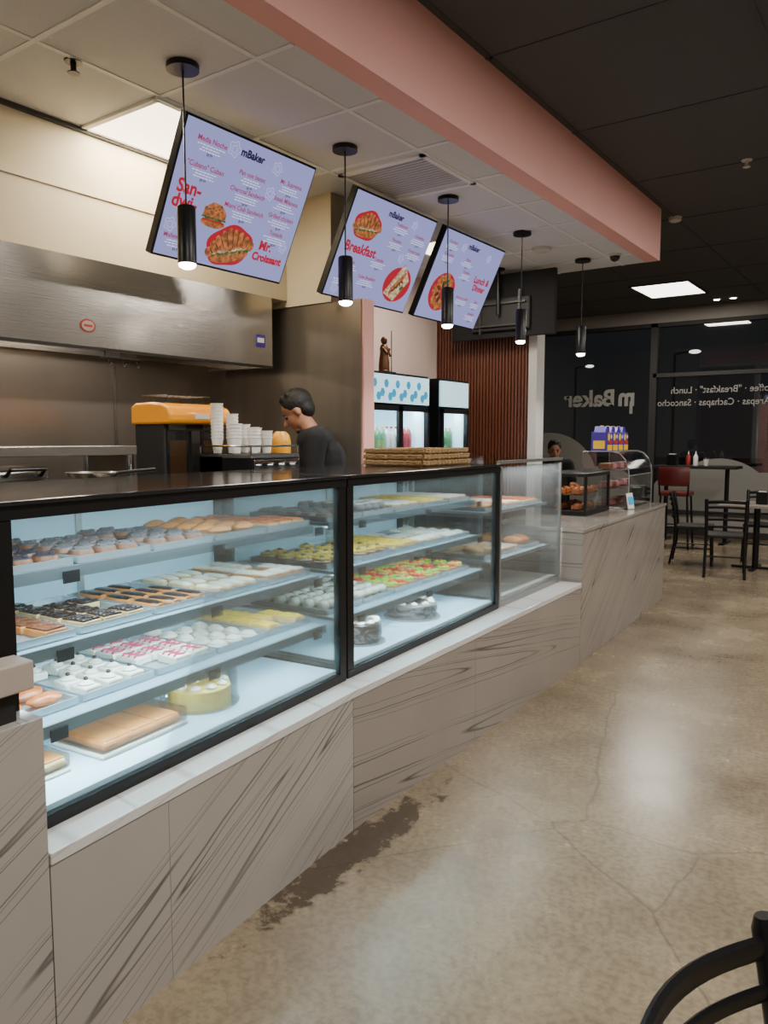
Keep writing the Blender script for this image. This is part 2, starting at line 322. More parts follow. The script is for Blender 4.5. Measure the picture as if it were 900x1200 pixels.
# storefront
YW=12.5
struct('wall_far',MB().bb((-6.7,YW,0),(3.6,YW+.12,.32)).bb((-6.7,YW,3.30),(3.6,YW+.12,ZC)).bb((-6.7,YW,.32),(-6.2,YW+.12,3.30)),GREYW)
xs=[-6.2,-3.63,-1.55,.6,3.5]
for i in range(4):
    a,b=xs[i],xs[i+1]
    f=MB()
    f.bb((a,YW-.02,.32),(a+.05,YW+.1,3.30)).bb((b-.05,YW-.02,.32),(b,YW+.1,3.30)).bb((a,YW-.02,.32),(b,YW+.1,.38)).bb((a,YW-.02,3.24),(b,YW+.1,3.30))
    if i>0: f.bb((a,YW-.02,2.46),(b,YW+.1,2.52))
    o=struct('window_%d'%(i+1),f,DKWALL)
    MB().bb((a+.05,YW+.03,.38),(b-.05,YW+.04,3.24)).build('pane',WGLASS,o,False)
    d=MB(); 
    cs={0:[(-5.35,.75,.85),(-4.4,.3,.75),(-5.95,.5,.5)],1:[(-3.2,.45,.5),(-2.6,.35,.85),(-1.95,.4,.6)],2:[(-1.0,.4,.7),(0,.5,.6)],3:[(1.2,.5,.6),(2.4,.4,.8)]}[i]
    for j,(cx,cz,r) in enumerate(cs):
        pts=[]
        for k in range(33):
            t=math.pi*k/32; px=max(a+.06,min(b-.06,cx+r*math.cos(t))); pts.append((px,max(.39,cz+r*math.sin(t))))
        pts=[(pts[0][0],.385)]+pts+[(pts[-1][0],.385)]
        d.prism(pts,0,.001,Matrix.Translation((0,YW+.026-j*.0015,0))@Matrix.Rotation(R(90),4,'X'))
    d.build('frosted_decal',DECAL,o,False)
    TM=Matrix.Translation((0,YW+.022,0))@Matrix.Rotation(R(180),4,'Z')@Matrix.Rotation(R(90),4,'X')
    if i==0:
        t=MB(); t.text('Baker',.37,(4.24,2.04,0),TM,'LEFT',.012); t.text('m',.40,(3.92,2.04,0),TM,'LEFT',.016,sx=.88)
        t.prism([(3.95,1.90),(4.0,1.90),(4.0,2.1),(3.95,2.1)],-.0005,.0005,TM)
        t.build('window_lettering',LETW,o,False)
    if i==1:
        t=MB(); t.text('Coffee \u00b7 "Breakfast" \u00b7 Lunch',.145,(3.36,2.2,0),TM,'RIGHT',.001,sx=.92); t.text('Arepas \u00b7 Cachapas \u00b7 Sancocho',.145,(3.56,2.01,0),TM,'RIGHT',.001,sx=.92)
        t.build('window_lettering',LETW,o,False)
struct('ground_outside',MB().bb((-40,12.7,-.3),(30,70,-.15)),ASPH)
for (lx,ly,lz,nn) in ((-9,34,5.2,'middle'),(-16.5,42,5.6,'left'),(-7.2,46,4.8,'right'),(-22,44,6,'far left')):
    t=thing('street_lamp','%s street lamp glowing outside beyond the dark windows'%nn,'street lamp',(lx,ly,-.15),0,'street lamps outside')
    MB().rod((0,0,0),(0,0,lz),.07,.05).rod((0,0,lz),(.7,0,lz+.1),.04).build('pole',BLK,t); MB().sph((.8,0,lz+.06),.16,(1.5,1,.5)).build('lamp_head',STREET,t)
struct('baseboard_far',MB().bb((-6.6,YW-.02,0),(3.5,YW,.1)),DKWALL)

# ---------------------------------------------------------------- counters
P0=(-1.60,.93);P1=(-1.73,2.24);P2=(-1.83,4.85);P3=(-1.97,7.3)
def seg_slab(mb,a,b,t,z0,z1):
    mb.prism([(a[0],a[1]),(b[0],b[1]),(b[0]-t,b[1]),(a[0]-t,a[1])],z0,z1); return mb
cb=thing('display_counter','long veined marble counter base with pale ledge carrying the three glass display cases','counter',(-2.1,2.8,0))
MB().prism([(P0[0]-.1,.95),(P1[0]-.03,P1[1]),(P2[0]-.03,P2[1]-.012),(-2.5,P2[1]-.012),(-2.42,.95)],0,.518).build('body',BLKM,cb,False,world=True)
seg_slab(MB(),P0,P1,.028,0,.52).build('panel',MARB,cb,False,world=True)
seg_slab(MB(),(P1[0],P1[1]+.003),(P2[0],P2[1]-.008),.028,0,.52).build('panel',MARB2,cb,False,world=True)
MB().prism([(P0[0]+.004,P0[1]),(P1[0]+.004,P1[1]),(P2[0]+.004,P2[1]-.012),(-2.5,P2[1]-.012),(-2.42,.95),(-1.7,.95),(-1.7,.93)],.52,.55).build('ledge',MARBW,cb,False,world=True,bev=.003)
def jt(a,b,f,z0,z1):
    x=a[0]+(b[0]-a[0])*f; y=a[1]+(b[1]-a[1])*f; MB().bb((x-.002,y-.0006,z0),(x+.0006,y+.0006,z1)).build('tile_joint',JOINT,cb,False,world=True)
jt(P0,P1,.28,.0,.52)
jt(P1,P2,.4,0,.52)
rc=thing('register_counter','marble clad register counter end with beige worktop slab, nearest the camera at left','counter',(-1.9,.6,0))
MB().prism([(-1.6,.928),(-1.545,.3),(-2.3,.3),(-2.3,.87),(-1.685,.87),(-1.685,.928)],0,.875).build('body',MARB,rc,False,world=True,bev=.003)
MB().prism([(-1.625,.88),(-1.58,.35),(-2.25,.35),(-2.25,.84),(-1.68,.84)],.875,.945).build('support',BLKM,rc,False,world=True)
MB().prism([(-1.6,.912),(-1.545,.3),(-2.3,.3),(-2.3,.87),(-1.68,.87),(-1.68,.912)],.945,1.01).build('worktop',mat('beige_laminate',rgb(170,157,145),.5,0,.04),rc,False,world=True,bev=.004)
rs=thing('raised_counter','taller veined marble counter at the far end carrying the warmer and acrylic case','counter',(-2.2,6,0))
MB().prism([P2,P3,(-2.62,7.3),(-2.52,4.85)],0,.88).build('body',MARB3,rs,False,world=True,bev=.003)
MB().prism([(P2[0]+.008,P2[1]-.006),(P3[0]+.008,P3[1]+.008),(-2.63,7.308),(-2.53,4.844)],.88,.905).build('worktop',MARB3,rs,False,world=True,bev=.003)

# ---------------------------------------------------------------- display cases
LV=[.60,.775,.965,1.16]
class Case: pass
def make_case(O,E,label,silver=False,top=1.36,dep=.66):
    O=Vector((O[0],O[1],0)); E=Vector((E[0],E[1],0)); d=E-O; L=d.length; a=math.atan2(d.y,d.x)
    t=thing('display_case',label,'display case',(O.x,O.y,.55),a,'glass display cases')
    F=ALUG if silver else BLK; fw=.016 if silver else .045
    zt=top-.55
    MB().bb((0,0,0),(L,dep,.035)).build('base',F,t,False,bev=.003)
    MB().bb((fw,.02,.035),(L-fw,dep-.02,.05)).build('deck',CASEW if not silver else WHITE,t,False)
    MB().bb((0,-.004,zt-(.03 if silver else .045)),(L,.03,zt-.012)).build('header',F,t,False,bev=.002)
    MB().bb((-.0,-.015,zt-.012),(L,dep+.02,zt)).build('top_panel',GRAN if not silver else GLASS,t,False,bev=.002)
    for x in (0,L-fw):
        MB().bb((x,0,.035),(x+fw,.03 if not silver else .014,zt-.045)).build('post',F,t,False,bev=.002)
        MB().bb((x,dep-.03,.035),(x+fw,dep,zt-.012)).build('post',F,t,False)
    MB().bb((fw,.006,.035),(L-fw,.012,zt-.045)).build('front_glass',HGLASS if silver else FGLASS,t,False)
    for x in (.004,L-.01): MB().bb((x,.03,.035),(x+.006,dep-.03,zt-.045)).build('side_glass',GLASS,t,False)
    if not silver:
        bp=MB().bb((fw,dep-.022,.05),(L-fw,dep-.01,zt-.012)).build('back_panel',CASEW,t,False)
        MB().bb((L/2-.012,dep-.03,.05),(L/2+.012,dep-.022,zt-.02)).build('sliding_door_frame',ALU,bp,False)
    else:
        MB().bb((fw,dep-.016,.05),(L-fw,dep-.01,zt-.012)).build('back_panel',HGLASS,t,False)
    lv=LV[1:]
    if silver: lv=[.8,1.08]
    for i,z in enumerate(lv):
        fy=.07+.03*i
        s=MB().bb((fw+.003,fy,z-.55-.012),(L-fw-.003,dep-.05,z-.55)).build('shelf',SHELFM,t,False)
        MB().bb((fw+.003,fy-.008,z-.55-(.028 if not silver else .016)),(L-fw-.003,fy,z-.55+.004)).build('price_rail',RAILM if not silver else ALU,s,False)
        if not silver:
            MB().bb((fw+.03,fy+.01,z-.55-.022),(L-fw-.03,fy+.03,z-.55-.013)).build('light_strip',LEDW,s,False)  # strip under each shelf is added, to even out the case brightness
            area('shelf_fill_light',(L/2,fy+.04,z-.55-.024),L-.15,.02,[11,8.5,6][i],(.64,.91,1),t,(R(16),0,0))  # added fill lamp below the shelf
            for q in range(3):
                xx=fw+.12+ (L-.3)*q/2+.05*i
                MB().bb((xx,fy-.014,z-.55-.04),(xx+.05,fy-.009,z-.55-.008)).build('price_tag',BLKM,s,False)
    if not silver: MB().bb((fw+.02,.035,zt-.03),(L-fw-.02,.06,zt-.014)).build('light_strip',LEDW,t,False)
    else: area('shelf_fill_light',(L/2,.12,.50),L-.15,.02,3,(.9,.96,1),t,(R(16),0,0))  # added fill lamp inside the silver case
    area('case_light',(L/2,.07,zt-.032),L-.12,.03,6.5 if not silver else 9,(.68,.92,1) if not silver else (.95,.97,1),t,(R(14),0,0))
    c=Case(); c.O=O; c.a=a; c.L=L; c.M=Matrix.Translation(O)@Matrix.Rotation(a,4,'Z'); return c
C1=make_case((-1.695,.885),(-1.827,2.325),'black framed refrigerated glass case of pastry trays, nearest the camera')
C2=make_case((-1.832,2.34),(-1.925,3.83),'black framed glass case with fruit tarts and chocolate cakes, between the other two')
C3=make_case((-1.93,3.85),(-1.965,4.80),'silver framed clear glass case of bread beside the raised counter',True,1.39,.6)

# pastries ----------------------------------------------------------
def M_(n,c,**k): return mat(n,rgb(*c),k.get('r',.5),0,k.get('v',.25),k.get('s',40),k.get('b',.3))
FM=dict(golden=M_('golden_crust',(200,124,56)),brown=M_('baked_brown',(130,74,36)),pecan=M_('pecan_topping',(116,58,26),s=70,v=.5),choc=M_('chocolate_glaze',(52,30,23),r=.25),
 cream=M_('whipped_cream',(228,220,204),v=.06),yellow=M_('yellow_custard',(244,190,50)),pinkc=M_('pink_cream',(186,40,80)),dough=M_('pale_dough',(210,170,114)),
 grey=M_('cocoa_sugar',(106,94,94),s=70,v=.4),red=M_('cherry_red',(220,8,16),r=.2,v=.1),green=M_('kiwi_green',(140,200,14),r=.3,v=.1),purple=M_('berry_dark',(50,36,44)),orange=M_('apricot_glaze',(192,98,38),r=.3),crumb=M_('cake_crumb',(250,196,90),v=.3,s=90),strudel=M_('strudel_crust',(190,112,48),v=.45,s=26))
def croissant(body):
    pts=[];rad=[];n=17
    for i in range(n):
        t=-1+2*i/(n-1); a=t*1.15
        pts.append((.044*math.sin(a)*1.15,-.028*math.cos(a)+.02,.0215)); rad.append(.006+.018*(1-abs(t)**1.8)*(1+.05*math.cos(i*math.pi)))
    m=MB().tube(pts,0,10,rad,(1.1,.8)); return m.build('croissant',FM[body])
def bun(body,top):
    o=MB().lathe([(.02,0),(.033,.006),(.036,.014),(.032,.024),(.018,.03),(.002,.031)]).build('sweet_bun',FM[body])
    m=MB().lathe([(.0335,.02),(.031,.0255),(.017,.0325),(.002,.0335)])
    for k in range(7): m.sph((.02*math.cos(k*2.4),.02*math.sin(k*2.4)*(k%3)/2,.031),.006,(1,1,.7),8,5)
    m.build('topping',FM[top],o); return o
def bar(body,top,name='pastry_bar',sx=.066,sy=.088):
    o=MB().box((0,0,.011),(sx,sy,.022)).build(name,FM[body],bev=.004)
    m=MB().box((0,0,.0235),(sx*.92,sy*.94,.005))
    for i in range(16): m.sph((random.uniform(-.42,.42)*sx,random.uniform(-.44,.44)*sy,.026),.007,(1.3,.9,.6),8,5)
    m.build('topping',FM[top],o); return o
def cube(body,top,fr):
    o=MB().box((0,0,.012),(.056,.066,.024)).build('cream_square',FM[body],bev=.005)
    MB().lathe([(.02,.023),(.022,.028),(.014,.034),(.004,.038)],seg=12).build('rosette',FM[top],o)
    MB().sph((0,0,.040),.007,u=10,v=6).build('cherry',FM[fr],o); return o
def eclair(body,top):
    n=9; pts=[(0,(i/(n-1)-.5)*.112,.014) for i in range(n)]; rad=[.0155*(1-abs(2*i/(n-1)-1)**4*.5) for i in range(n)]
    o=MB().tube(pts,0,12,rad,(1.6,.9)).build('eclair',FM[body])
    pts=[(p[0],p[1]*.93,.020) for p in pts]; MB().tube(pts,0,12,[r*.92 for r in rad],(1.5,.6)).build('glaze',FM[top],o); return o
def meringue(c):
    p=[(.026,0),(.034,.006),(.033,.012),(.028,.014),(.027,.019),(.022,.021),(.019,.024),(.012,.026),(.006,.028),(.001,.029)]
    o=MB().lathe(p,seg=14).build('cream_puff',FM[c]); MB().lathe([(.03,0),(.036,.008),(.034,.008),(.026,.001)],seg=14).build('paper_cup',FM['dough'],o); return o
def tart(shell,fill,f1,f2):
    o=MB().lathe([(.026,0),(.037,.018),(.039,.02),(.035,.02),(.033,.015),(.001,.014)]).build('tart',FM[shell])
    MB().lathe([(.034,.014),(.033,.02),(.018,.025),(.001,.026)]).build('filling',FM[fill],o)
    m=MB()
    for k in range(5): m.sph((.021*math.cos(k*1.257),.021*math.sin(k*1.257),.029),.0135,(1,1,.75),10,7)
    m.build('fruit',FM[f1],o); MB().sph((0,0,.033),.0135,u=10,v=7).build('center_fruit',FM[f2],o); return o
def ball(c,t):
    o=MB().sph((0,0,.024),.026,(1,1,.92),14,9).build('coated_ball',FM[c])
    MB().lathe([(.022,0),(.028,.012),(.026,.012),(.02,.002)],seg=14).build('paper_cup',FM[t],o)
    m=MB()
    for k in (-1,0,1): m.tube([(-.016,k*.009,.0455-abs(k)*.002),(0,k*.01,.049-abs(k)*.002),(.016,k*.009,.0455-abs(k)*.002)],.002,5)
    m.build('drizzle',FM[t],o); return o
def strip(body,a,b):
    o=MB().box((0,0,.013),(.07,.084,.026)).build('cream_slice',FM[body],bev=.004)
    m=MB()
    for k in (-1,0,1): m.tube([(-.03,k*.025-.006,.027),(-.012,k*.025+.008,.028),(.01,k*.025-.006,.028),(.03,k*.025+.006,.027)],.004,6)
    m.build('drizzle',FM[a],o); return o
def loaf(body,top):
    o=MB().sph((0,0,.03),.045,(1,1.5,.66),16,10).build('bread_roll',FM[body])
    m=MB()
    for k in (-1,0,1): m.tube([(-.02,k*.025,.054),(0,k*.025+.006,.059),(.02,k*.025+.01,.054)],.003,6)
    m.build('score_mark',FM[top],o); return o
KIND={'gcroissant':(lambda:croissant('golden'),2,5),'bcroissant':(lambda:croissant('orange'),2,5),'greybun':(lambda:bun('brown','grey'),3,5),'chocbun':(lambda:bun('brown','purple'),3,5),
'pecan':(lambda:bar('golden','pecan'),3,4),'chocbar':(lambda:bar('dough','choc'),3,4),'yellowbar':(lambda:bar('dough','yellow'),3,4),'orangebar':(lambda:bar('dough','orange'),3,4),
'eclair':(lambda:eclair('golden','choc'),4,3),'cream_eclair':(lambda:eclair('dough','cream'),4,3),'cube':(lambda:cube('cream','cream','choc'),3,5),'strip':(lambda:strip('cream','pinkc','pinkc'),3,4),
'meringue':(lambda:meringue('cream'),3,5),'ftart':(lambda:tart('golden','yellow','red','green'),3,4),'gtart':(lambda:tart('golden','yellow','green','red'),3,4),'ytart':(lambda:tart('brown','cream','yellow','purple'),3,4),'bytart':(lambda:tart('golden','cream','yellow','red'),3,4),'ball':(lambda:ball('cream','choc'),4,5),'gball':(lambda:ball('grey','cream'),4,5),
'danish':(lambda:bar('golden','cream','danish'),3,4),'loaf':(lambda:loaf('golden','dough'),2,2),'ploaf':(lambda:loaf('dough','golden'),2,2)}
FRUITMIX=[('ftart','red berry tart with green centre'),('gtart','green fruit tart with red centre'),('bytart','yellow fruit tart with red centre')]
PROTO={}
def tray_proto():
    o=MB().prism([(-.122,-.2),(.122,-.2),(.122,.2),(-.122,.2)],.003,.006).build('pastry_tray',TRAYM,None,False)
    m=MB()
    for s in (-1,1): m.box((s*.126,0,.013),(.005,.41,.02)).box((0,s*.204,.013),(.248,.005,.02))
    m.build('rim',TRAYM,o,False); return o
TP=tray_proto()
SL=['nearest','second nearest','middle','second farthest','farthest']
CN={1:'near glass case',2:'second glass case',3:'silver framed case'}
SH={1:'lower shelf',2:'middle shelf',3:'top shelf'}
def fill(ci,C,sh,z,slot,kind,desc,x,y=.35,skip=.07):
    mix=(kind=='mix'); k0='ftart' if mix else kind
    nc,nr=KIND[k0][1:]
    p=C.M@Vector((x,y,z)); sn=SH[sh] if ci<3 or sh<2 else 'upper shelf'
    t=dup(TP,p,C.a,'metal tray of %s pastries, %s on %s, %s'%('mixed fruit' if mix else desc.split(' ')[0],SL[slot],sn,CN[ci]),'pastry trays in the glass cases'); tag(t,t['label'],'tray')
    full=random.random()<.4
    for a in range(nc):
        for b in range(nr):
            if not full and (b==nr-1 and a>=nc-1-int(slot%2) or random.random()<skip): continue
            kd,ds=(random.choice(FRUITMIX) if mix else (kind,desc))
            if kd not in PROTO: PROTO[kd]=KIND[kd][0]()
            lab='%s on %s tray, %s, %s'%(ds,SL[slot],sn,CN[ci])
            q=C.M@Vector((x+(a-(nc-1)/2)*.236/nc,y+(b-(nr-1)/2)*.39/nr,z+.0068))
            o=dup(PROTO[kd],q,C.a+random.uniform(-.09,.09),lab,'%s pastries, %s tray, %s, %s'%(kd,SL[slot],sn,CN[ci])); o['category']='pastry'
plan1={3:[('chocbun','dark topped round bun'),('greybun','cocoa dusted round bun'),('greybun','grey sugared round bun'),('gcroissant','golden crescent pastry'),('orangebar','orange glazed pastry')],
 2:[('pecan','pecan topped pastry bar'),('chocbar','chocolate topped pastry bar'),('eclair','chocolate glazed eclair'),('cream_eclair','white glazed eclair'),('danish','white iced pastry')],
 1:[('bcroissant','orange glazed crescent pastry'),('cube','white cream square with berry'),('strip','white slice with pink drizzle'),('meringue','small white cream puff'),('yellowbar','yellow glazed pastry bar')]}
plan2={3:[('greybun','cocoa dusted round bun'),('gball','grey sugared ball'),('danish','cream topped golden pastry'),('yellowbar','yellow custard pastry bar'),('danish','pale iced golden pastry')],
 2:[('ytart','yellow and dark fruit tart'),('ytart','yellow fruit tart in brown shell'),('yellowbar','yellow custard bar'),('cream_eclair','white glazed eclair'),('meringue','white cream puff')],
 1:[('ball','white coated ball in dark cup'),('ball','white coconut ball in cup'),('mix',''),('mix',''),('mix','')]}
for ci,C,plan in ((1,C1,plan1),(2,C2,plan2)):
    for sh,lst in plan.items():
        for k,(kd,ds) in enumerate(lst):
            fill(ci,C,sh,LV[sh]+.0005,k,kd,ds,.185+.272*k,.345)
for k in (0,1,2): fill(3,C3,1,.8005,[0,2,4][k],['ploaf','danish','loaf'][k],['pale floury bread roll','iced golden pastry','crusty golden bread roll'][k],.19+.285*k,.33)
for k in (0,1,2): fill(3,C3,2,1.0805,[0,2,4][k],['gcroissant','danish','orangebar'][k],['golden crescent pastry','iced golden pastry','orange glazed pastry'][k],.19+.285*k,.33)
for o in list(PROTO.values())+[TP]: kill(o)
def cake(C,x,y,r,h,side,top,name,label,flakes=None,ros='cream'):
    p=C.M@Vector((x,y,.6005)); t=thing(name,label,'cake',p,C.a)
    MB().lathe([(r+.02,0),(r+.02,.004),(.001,.004)],seg=32).build('board',TRAYM,t)
    MB().lathe([(r,.004),(r,h-.006),(r-.006,h),(.001,h)],seg=32).build('sponge',FM[side],t)
    m=MB()
    for k in range(10):
        a=k*math.pi/5; m.lathe([(.016,h),(.018,h+.006),(.010,h+.013),(.001,h+.016)],(r*.8*math.cos(a),r*.8*math.sin(a),0),10)
    m.build('rosettes',FM[ros],t)
    m=MB().lathe([(r*.62,h),(r*.6,h+.004),(.001,h+.005)],seg=24)
    for k in range(34):
        a=random.random()*6.28; q=r*.55*math.sqrt(random.random()); m.box((q*math.cos(a),q*math.sin(a),h+.007),(.026,.006,.006),random.random()*3)
    m.build('top_flakes',FM[top],t)
    if flakes:
        m=MB()
        for k in range(110):
            a=random.random()*6.283; zz=.012+random.random()*(h-.025); m.box((r*1.0*math.cos(a),r*1.0*math.sin(a),zz),(.006,.02,.006),rot=Matrix.Rotation(a,4,'Z')@Matrix.Rotation(random.uniform(-1,1),4,'X'))
        m.build('side_flakes',FM[flakes],t)
    return t
cake(C2,.90,.22,.125,.075,'grey','choc','layer_cake','round grey-brown cake with chocolate shavings on the deck of second glass case','choc')
cake(C2,.36,.18,.095,.09,'choc','grey','layer_cake','dark chocolate cake with pale piped rosettes on deck near the black post','grey')
cc_=cake(C1,.86,.22,.105,.07,'crumb','crumb','cheesecake','pale yellow round cake inside a clear plastic container, near case',None,'cream')
p=C1.M@Vector((.86,.22,.6045)); t=thing('cake_container','clear ribbed plastic dome over the yellow round cake','container',(p.x,p.y,.6055),C1.a)
MB().lathe([(.134,.0),(.136,.004),(.131,.006),(.129,.1),(.125,.108),(.001,.11)],seg=36).build('dome',ACRY,t)
def clambox(C,x,y,sx,sy,h,body,lab,lab2):
    p=C.M@Vector((x,y,.6005)); t=thing('pastry_box',lab,'box',p,C.a)
    MB().box((0,0,.006),(sx,sy,.012)).build('tub',FM['cream'],t,False,bev=.004); MB().prism([(-sx/2,-sy/2),(sx/2,-sy/2),(sx/2,sy/2),(-sx/2,sy/2)],.013,h).build('clear_lid',ACRY,t,False,bev=.01)
    o=MB().box((0,0,.0285),(sx*.9,sy*.88,.03))
    o=o.build('puff_pastry',FM[body],bev=.012); q=C.M@Vector((x,y,.6005)); o.location=q; o.rotation_euler=(0,0,C.a); tag(o,lab2,'pastry')
    m=MB(); n=max(2,int(sx/.11))
    for k in range(n):
        xx=(k-(n-1)/2)*sx*.86/n; m.box((xx,0,.0435),(sx*.78/n,sy*.82,.004))
    m.build('glazed_crust',FM['golden'],o,bev=.002)
clambox(C1,.53,.23,.33,.24,.06,'strudel','clear plastic box with flat puff pastry, on the near case deck','flat golden puff pastry inside the clear box on near case deck')
clambox(C1,.2,.2,.16,.13,.055,'dough','small clear box at the left end of the near case deck','pale pastry inside the small clear box at left end of deck')

for i in range(3):
    t=thing('wicker_tray',['bottom woven wicker tray of the stack on the second case','middle woven wicker tray of the stack on the second case','top woven wicker tray of the stack on the second case'][i],'tray',(-2.24-.01*i,3.49+.01*i,1.361+.030*i),R(93+1.5*i),'stacked wicker trays')
    MB().box((0,0,.004),(.54,.34,.008)).build('woven_base',WICK,t,False)
    m=MB()
    for s in (-1,1):
        for z in (.010,.017,.024): 
            m.tube([(-.27+.54*k/28,s*.175+.004*math.sin(k*3.14/1.0+z*200),z+.002*math.sin(k*2.1)) for k in range(29)],.005,6); m.tube([(s*.275+.004*math.sin(k*3+z*200),-.17+.34*k/18,z+.002*math.sin(k*2.1)) for k in range(19)],.005,6)
    m.build('woven_rim',WICK,t)

# ---------------------------------------------------------------- things on raised counter
WY=5.98
t=thing('warming_case','small black countertop warmer with glass front and hot snacks','food warmer',(-2.32,WY,.905),R(93))
MB().box((0,0,.02),(.62,.36,.04)).build('base',BLK,t,False,bev=.004); MB().box((0,0,.315),(.62,.36,.03)).build('lid',BLK,t,False,bev=.006)
for sx in (-1,1):
    for sy in (-1,1): MB().box((sx*.3,sy*.17,.17),(.02,.02,.262)).build('post',BLK,t,False)
MB().box((0,.172,.17),(.58,.004,.26)).build('back_panel',BLKM,t,False)
MB().box((0,-.172,.17),(.58,.004,.26)).build('front_glass',GLASS,t,False)
MB().box((0,0,.16),(.58,.3,.006)).build('shelf',CHROME,t,False); area('warmer_light',(0,-.02,.298),.5,.05,.8,(1,.7,.4),t)
wl=MB().box((0,0,0),(.1,.06,.035)).sph((0,0,.01),.04,(1.1,.7,.6)).build('empanada',FM['brown'],bev=.01)
WM=Matrix.Translation((-2.32,WY,.905))@Matrix.Rotation(R(93),4,'Z')
for z in (.06,.182):
    for k in range(4):
        for q in (-1,1):
            o=dup(wl,WM@Vector((-.2+.135*k,q*.07,z)),R(93),'brown baked savoury pastry inside the small black warmer','savoury pastries in the warmer'); o['category']='pastry'
kill(wl)
HA=.40; AY=6.88
t=thing('acrylic_case','clear three tier acrylic case with wrapped sweets at the counter end','display case',(-2.28,AY,.906),R(93))
prof=[(-.2,0),(.2,0),(.2,.48),(-.06,.48)]+[(-.06-.14*math.sin(a),.28+.20*math.cos(a)) for a in (R(25),R(50),R(72),R(90))]
XZ=lambda: Matrix(((0,0,1,0),(1,0,0,0),(0,1,0,0),(0,0,0,1)))
for s in (-HA,HA-.004):
    MB().prism(prof,s,s+.004,XZ()).build('side_panel',ACRY,t,False)
    m=MB(); pr=[(s+.002,a,b+.004) for a,b in prof]+[(s+.002,-.2,.004)]; m.tube(pr,.004,6); m.build('edge_trim',ALU,t)
fp=prof[3:]; m=MB()
m.prism(fp+[(a+.003,b-.003) for a,b in fp[::-1]],-HA+.004,HA-.004,XZ()); m.build('curved_lid',ACRY,t,False)
MB().box((0,-.199,.142),(2*HA-.01,.003,.272)).build('front_panel',ACRY,t,False)
MB().rod((-HA,-.2,.28),(HA,-.2,.28),.005).build('lid_hinge',ALU,t); MB().rod((-HA,-.06,.482),(HA,-.06,.482),.005).build('top_edge',ALU,t)
MB().box((0,.07,.478),(2*HA,.27,.004)).build('top',ACRY,t,False)
for z in (.004,.16,.32): MB().box((0,.02,z),(2*HA-.02,.34 if z<.3 else .22,.005)).build('tier',ALU,t,False)
AM=Matrix.Translation((-2.28,AY,.906))@Matrix.Rotation(R(93),4,'Z')
PKP=M_('pale_pink_wrap',(196,120,128),v=.1)
sw=MB().box((0,0,.03),(.085,.11,.05)).build('wrapped_cake',PKP,bev=.012); MB().box((0,0,.057),(.06,.08,.004)).build('label_sticker',FM['cream'],sw,bev=.001)
sw2=MB().box((0,0,.03),(.085,.11,.05)).build('wrapped_cake',FM['brown'],bev=.012); MB().box((0,0,.057),(.06,.08,.004)).build('label_sticker',FM['cream'],sw2,bev=.001)
for zi,z in enumerate((.008,.164,.324)):
    for k in range(6):
        if (k*5+zi)%4==0: continue
        o=dup(sw if (k+zi)%2 else sw2,AM@Vector((-.3+.12*k,.03,z)),R(93),['pink wrapped cake','brown wrapped cake'][0 if (k+zi)%2 else 1]+' on the '+['bottom','middle','upper'][zi]+' tier of the acrylic case','wrapped cakes on the '+['bottom','middle','upper'][zi]+' tier'); o['category']='cake'
kill(sw); kill(sw2)
PUR=mat('purple_carton',rgb(70,48,150),.45); YLC=mat('yellow_print',rgb(240,196,40),.5); CRD=mat('carton_red',rgb(200,40,40),.45)
for k in range(4):
    nm=['leftmost','second from the left','third from the left','rightmost'][k]
    t=thing('gift_box','purple and yellow cake carton on the acrylic case, %s'%nm,'box',AM@Vector((-.30+.172*k,.07,.481)),R(93),'purple cartons')
    MB().prism([(-.07,-.07),(.07,-.07),(.074,.07),(-.074,.07)],0,.17).build('carton',PUR,t,False,bev=.004)
    MB().prism([(-.064,0),(.064,0),(.03,.05),(-.03,.05)],-.05,.05,Matrix.Translation((0,0,.17))@Matrix.Rotation(R(90),4,'X')).build('folded_top',PUR,t,False)
    MB().box((0,-.072,.035),(.13,.004,.05)).build('front_print',YLC,t,False); MB().sph((-.025,-.07,.125),.035,(1,.1,1)).build('round_print',YLC,t)
    MB().box((.01,-.0725,.082),(.11,.004,.028)).build('red_band_print',CRD,t,False); MB().box((.042,-.0722,.13),(.03,.003,.03),rot=Matrix.Rotation(R(45),4,'Y')).build('pale_print',PAPER,t,False)
    MB().box((-.074,0,.06),(.004,.1,.07)).build('side_print',YLC,t,False)
    MB().rod((-.03,0,.22),(.03,0,.22),.006).build('handle',YLC,t)
t=thing('table_sign','small white and blue card sign standing on the raised counter','sign',(-2.03,6.45,.905),R(80))
MB().box((0,0,.07),(.1,.006,.14),rot=Matrix.Rotation(R(-10),4,'X')).build('card',PAPER,t,False); MB().box((0,-.009,.08),(.08,.002,.06),rot=Matrix.Rotation(R(-10),4,'X')).build('printed_panel',HEX,t,False); MB().box((0,.01,.006),(.1,.05,.012)).build('foot',ACRY,t,False)

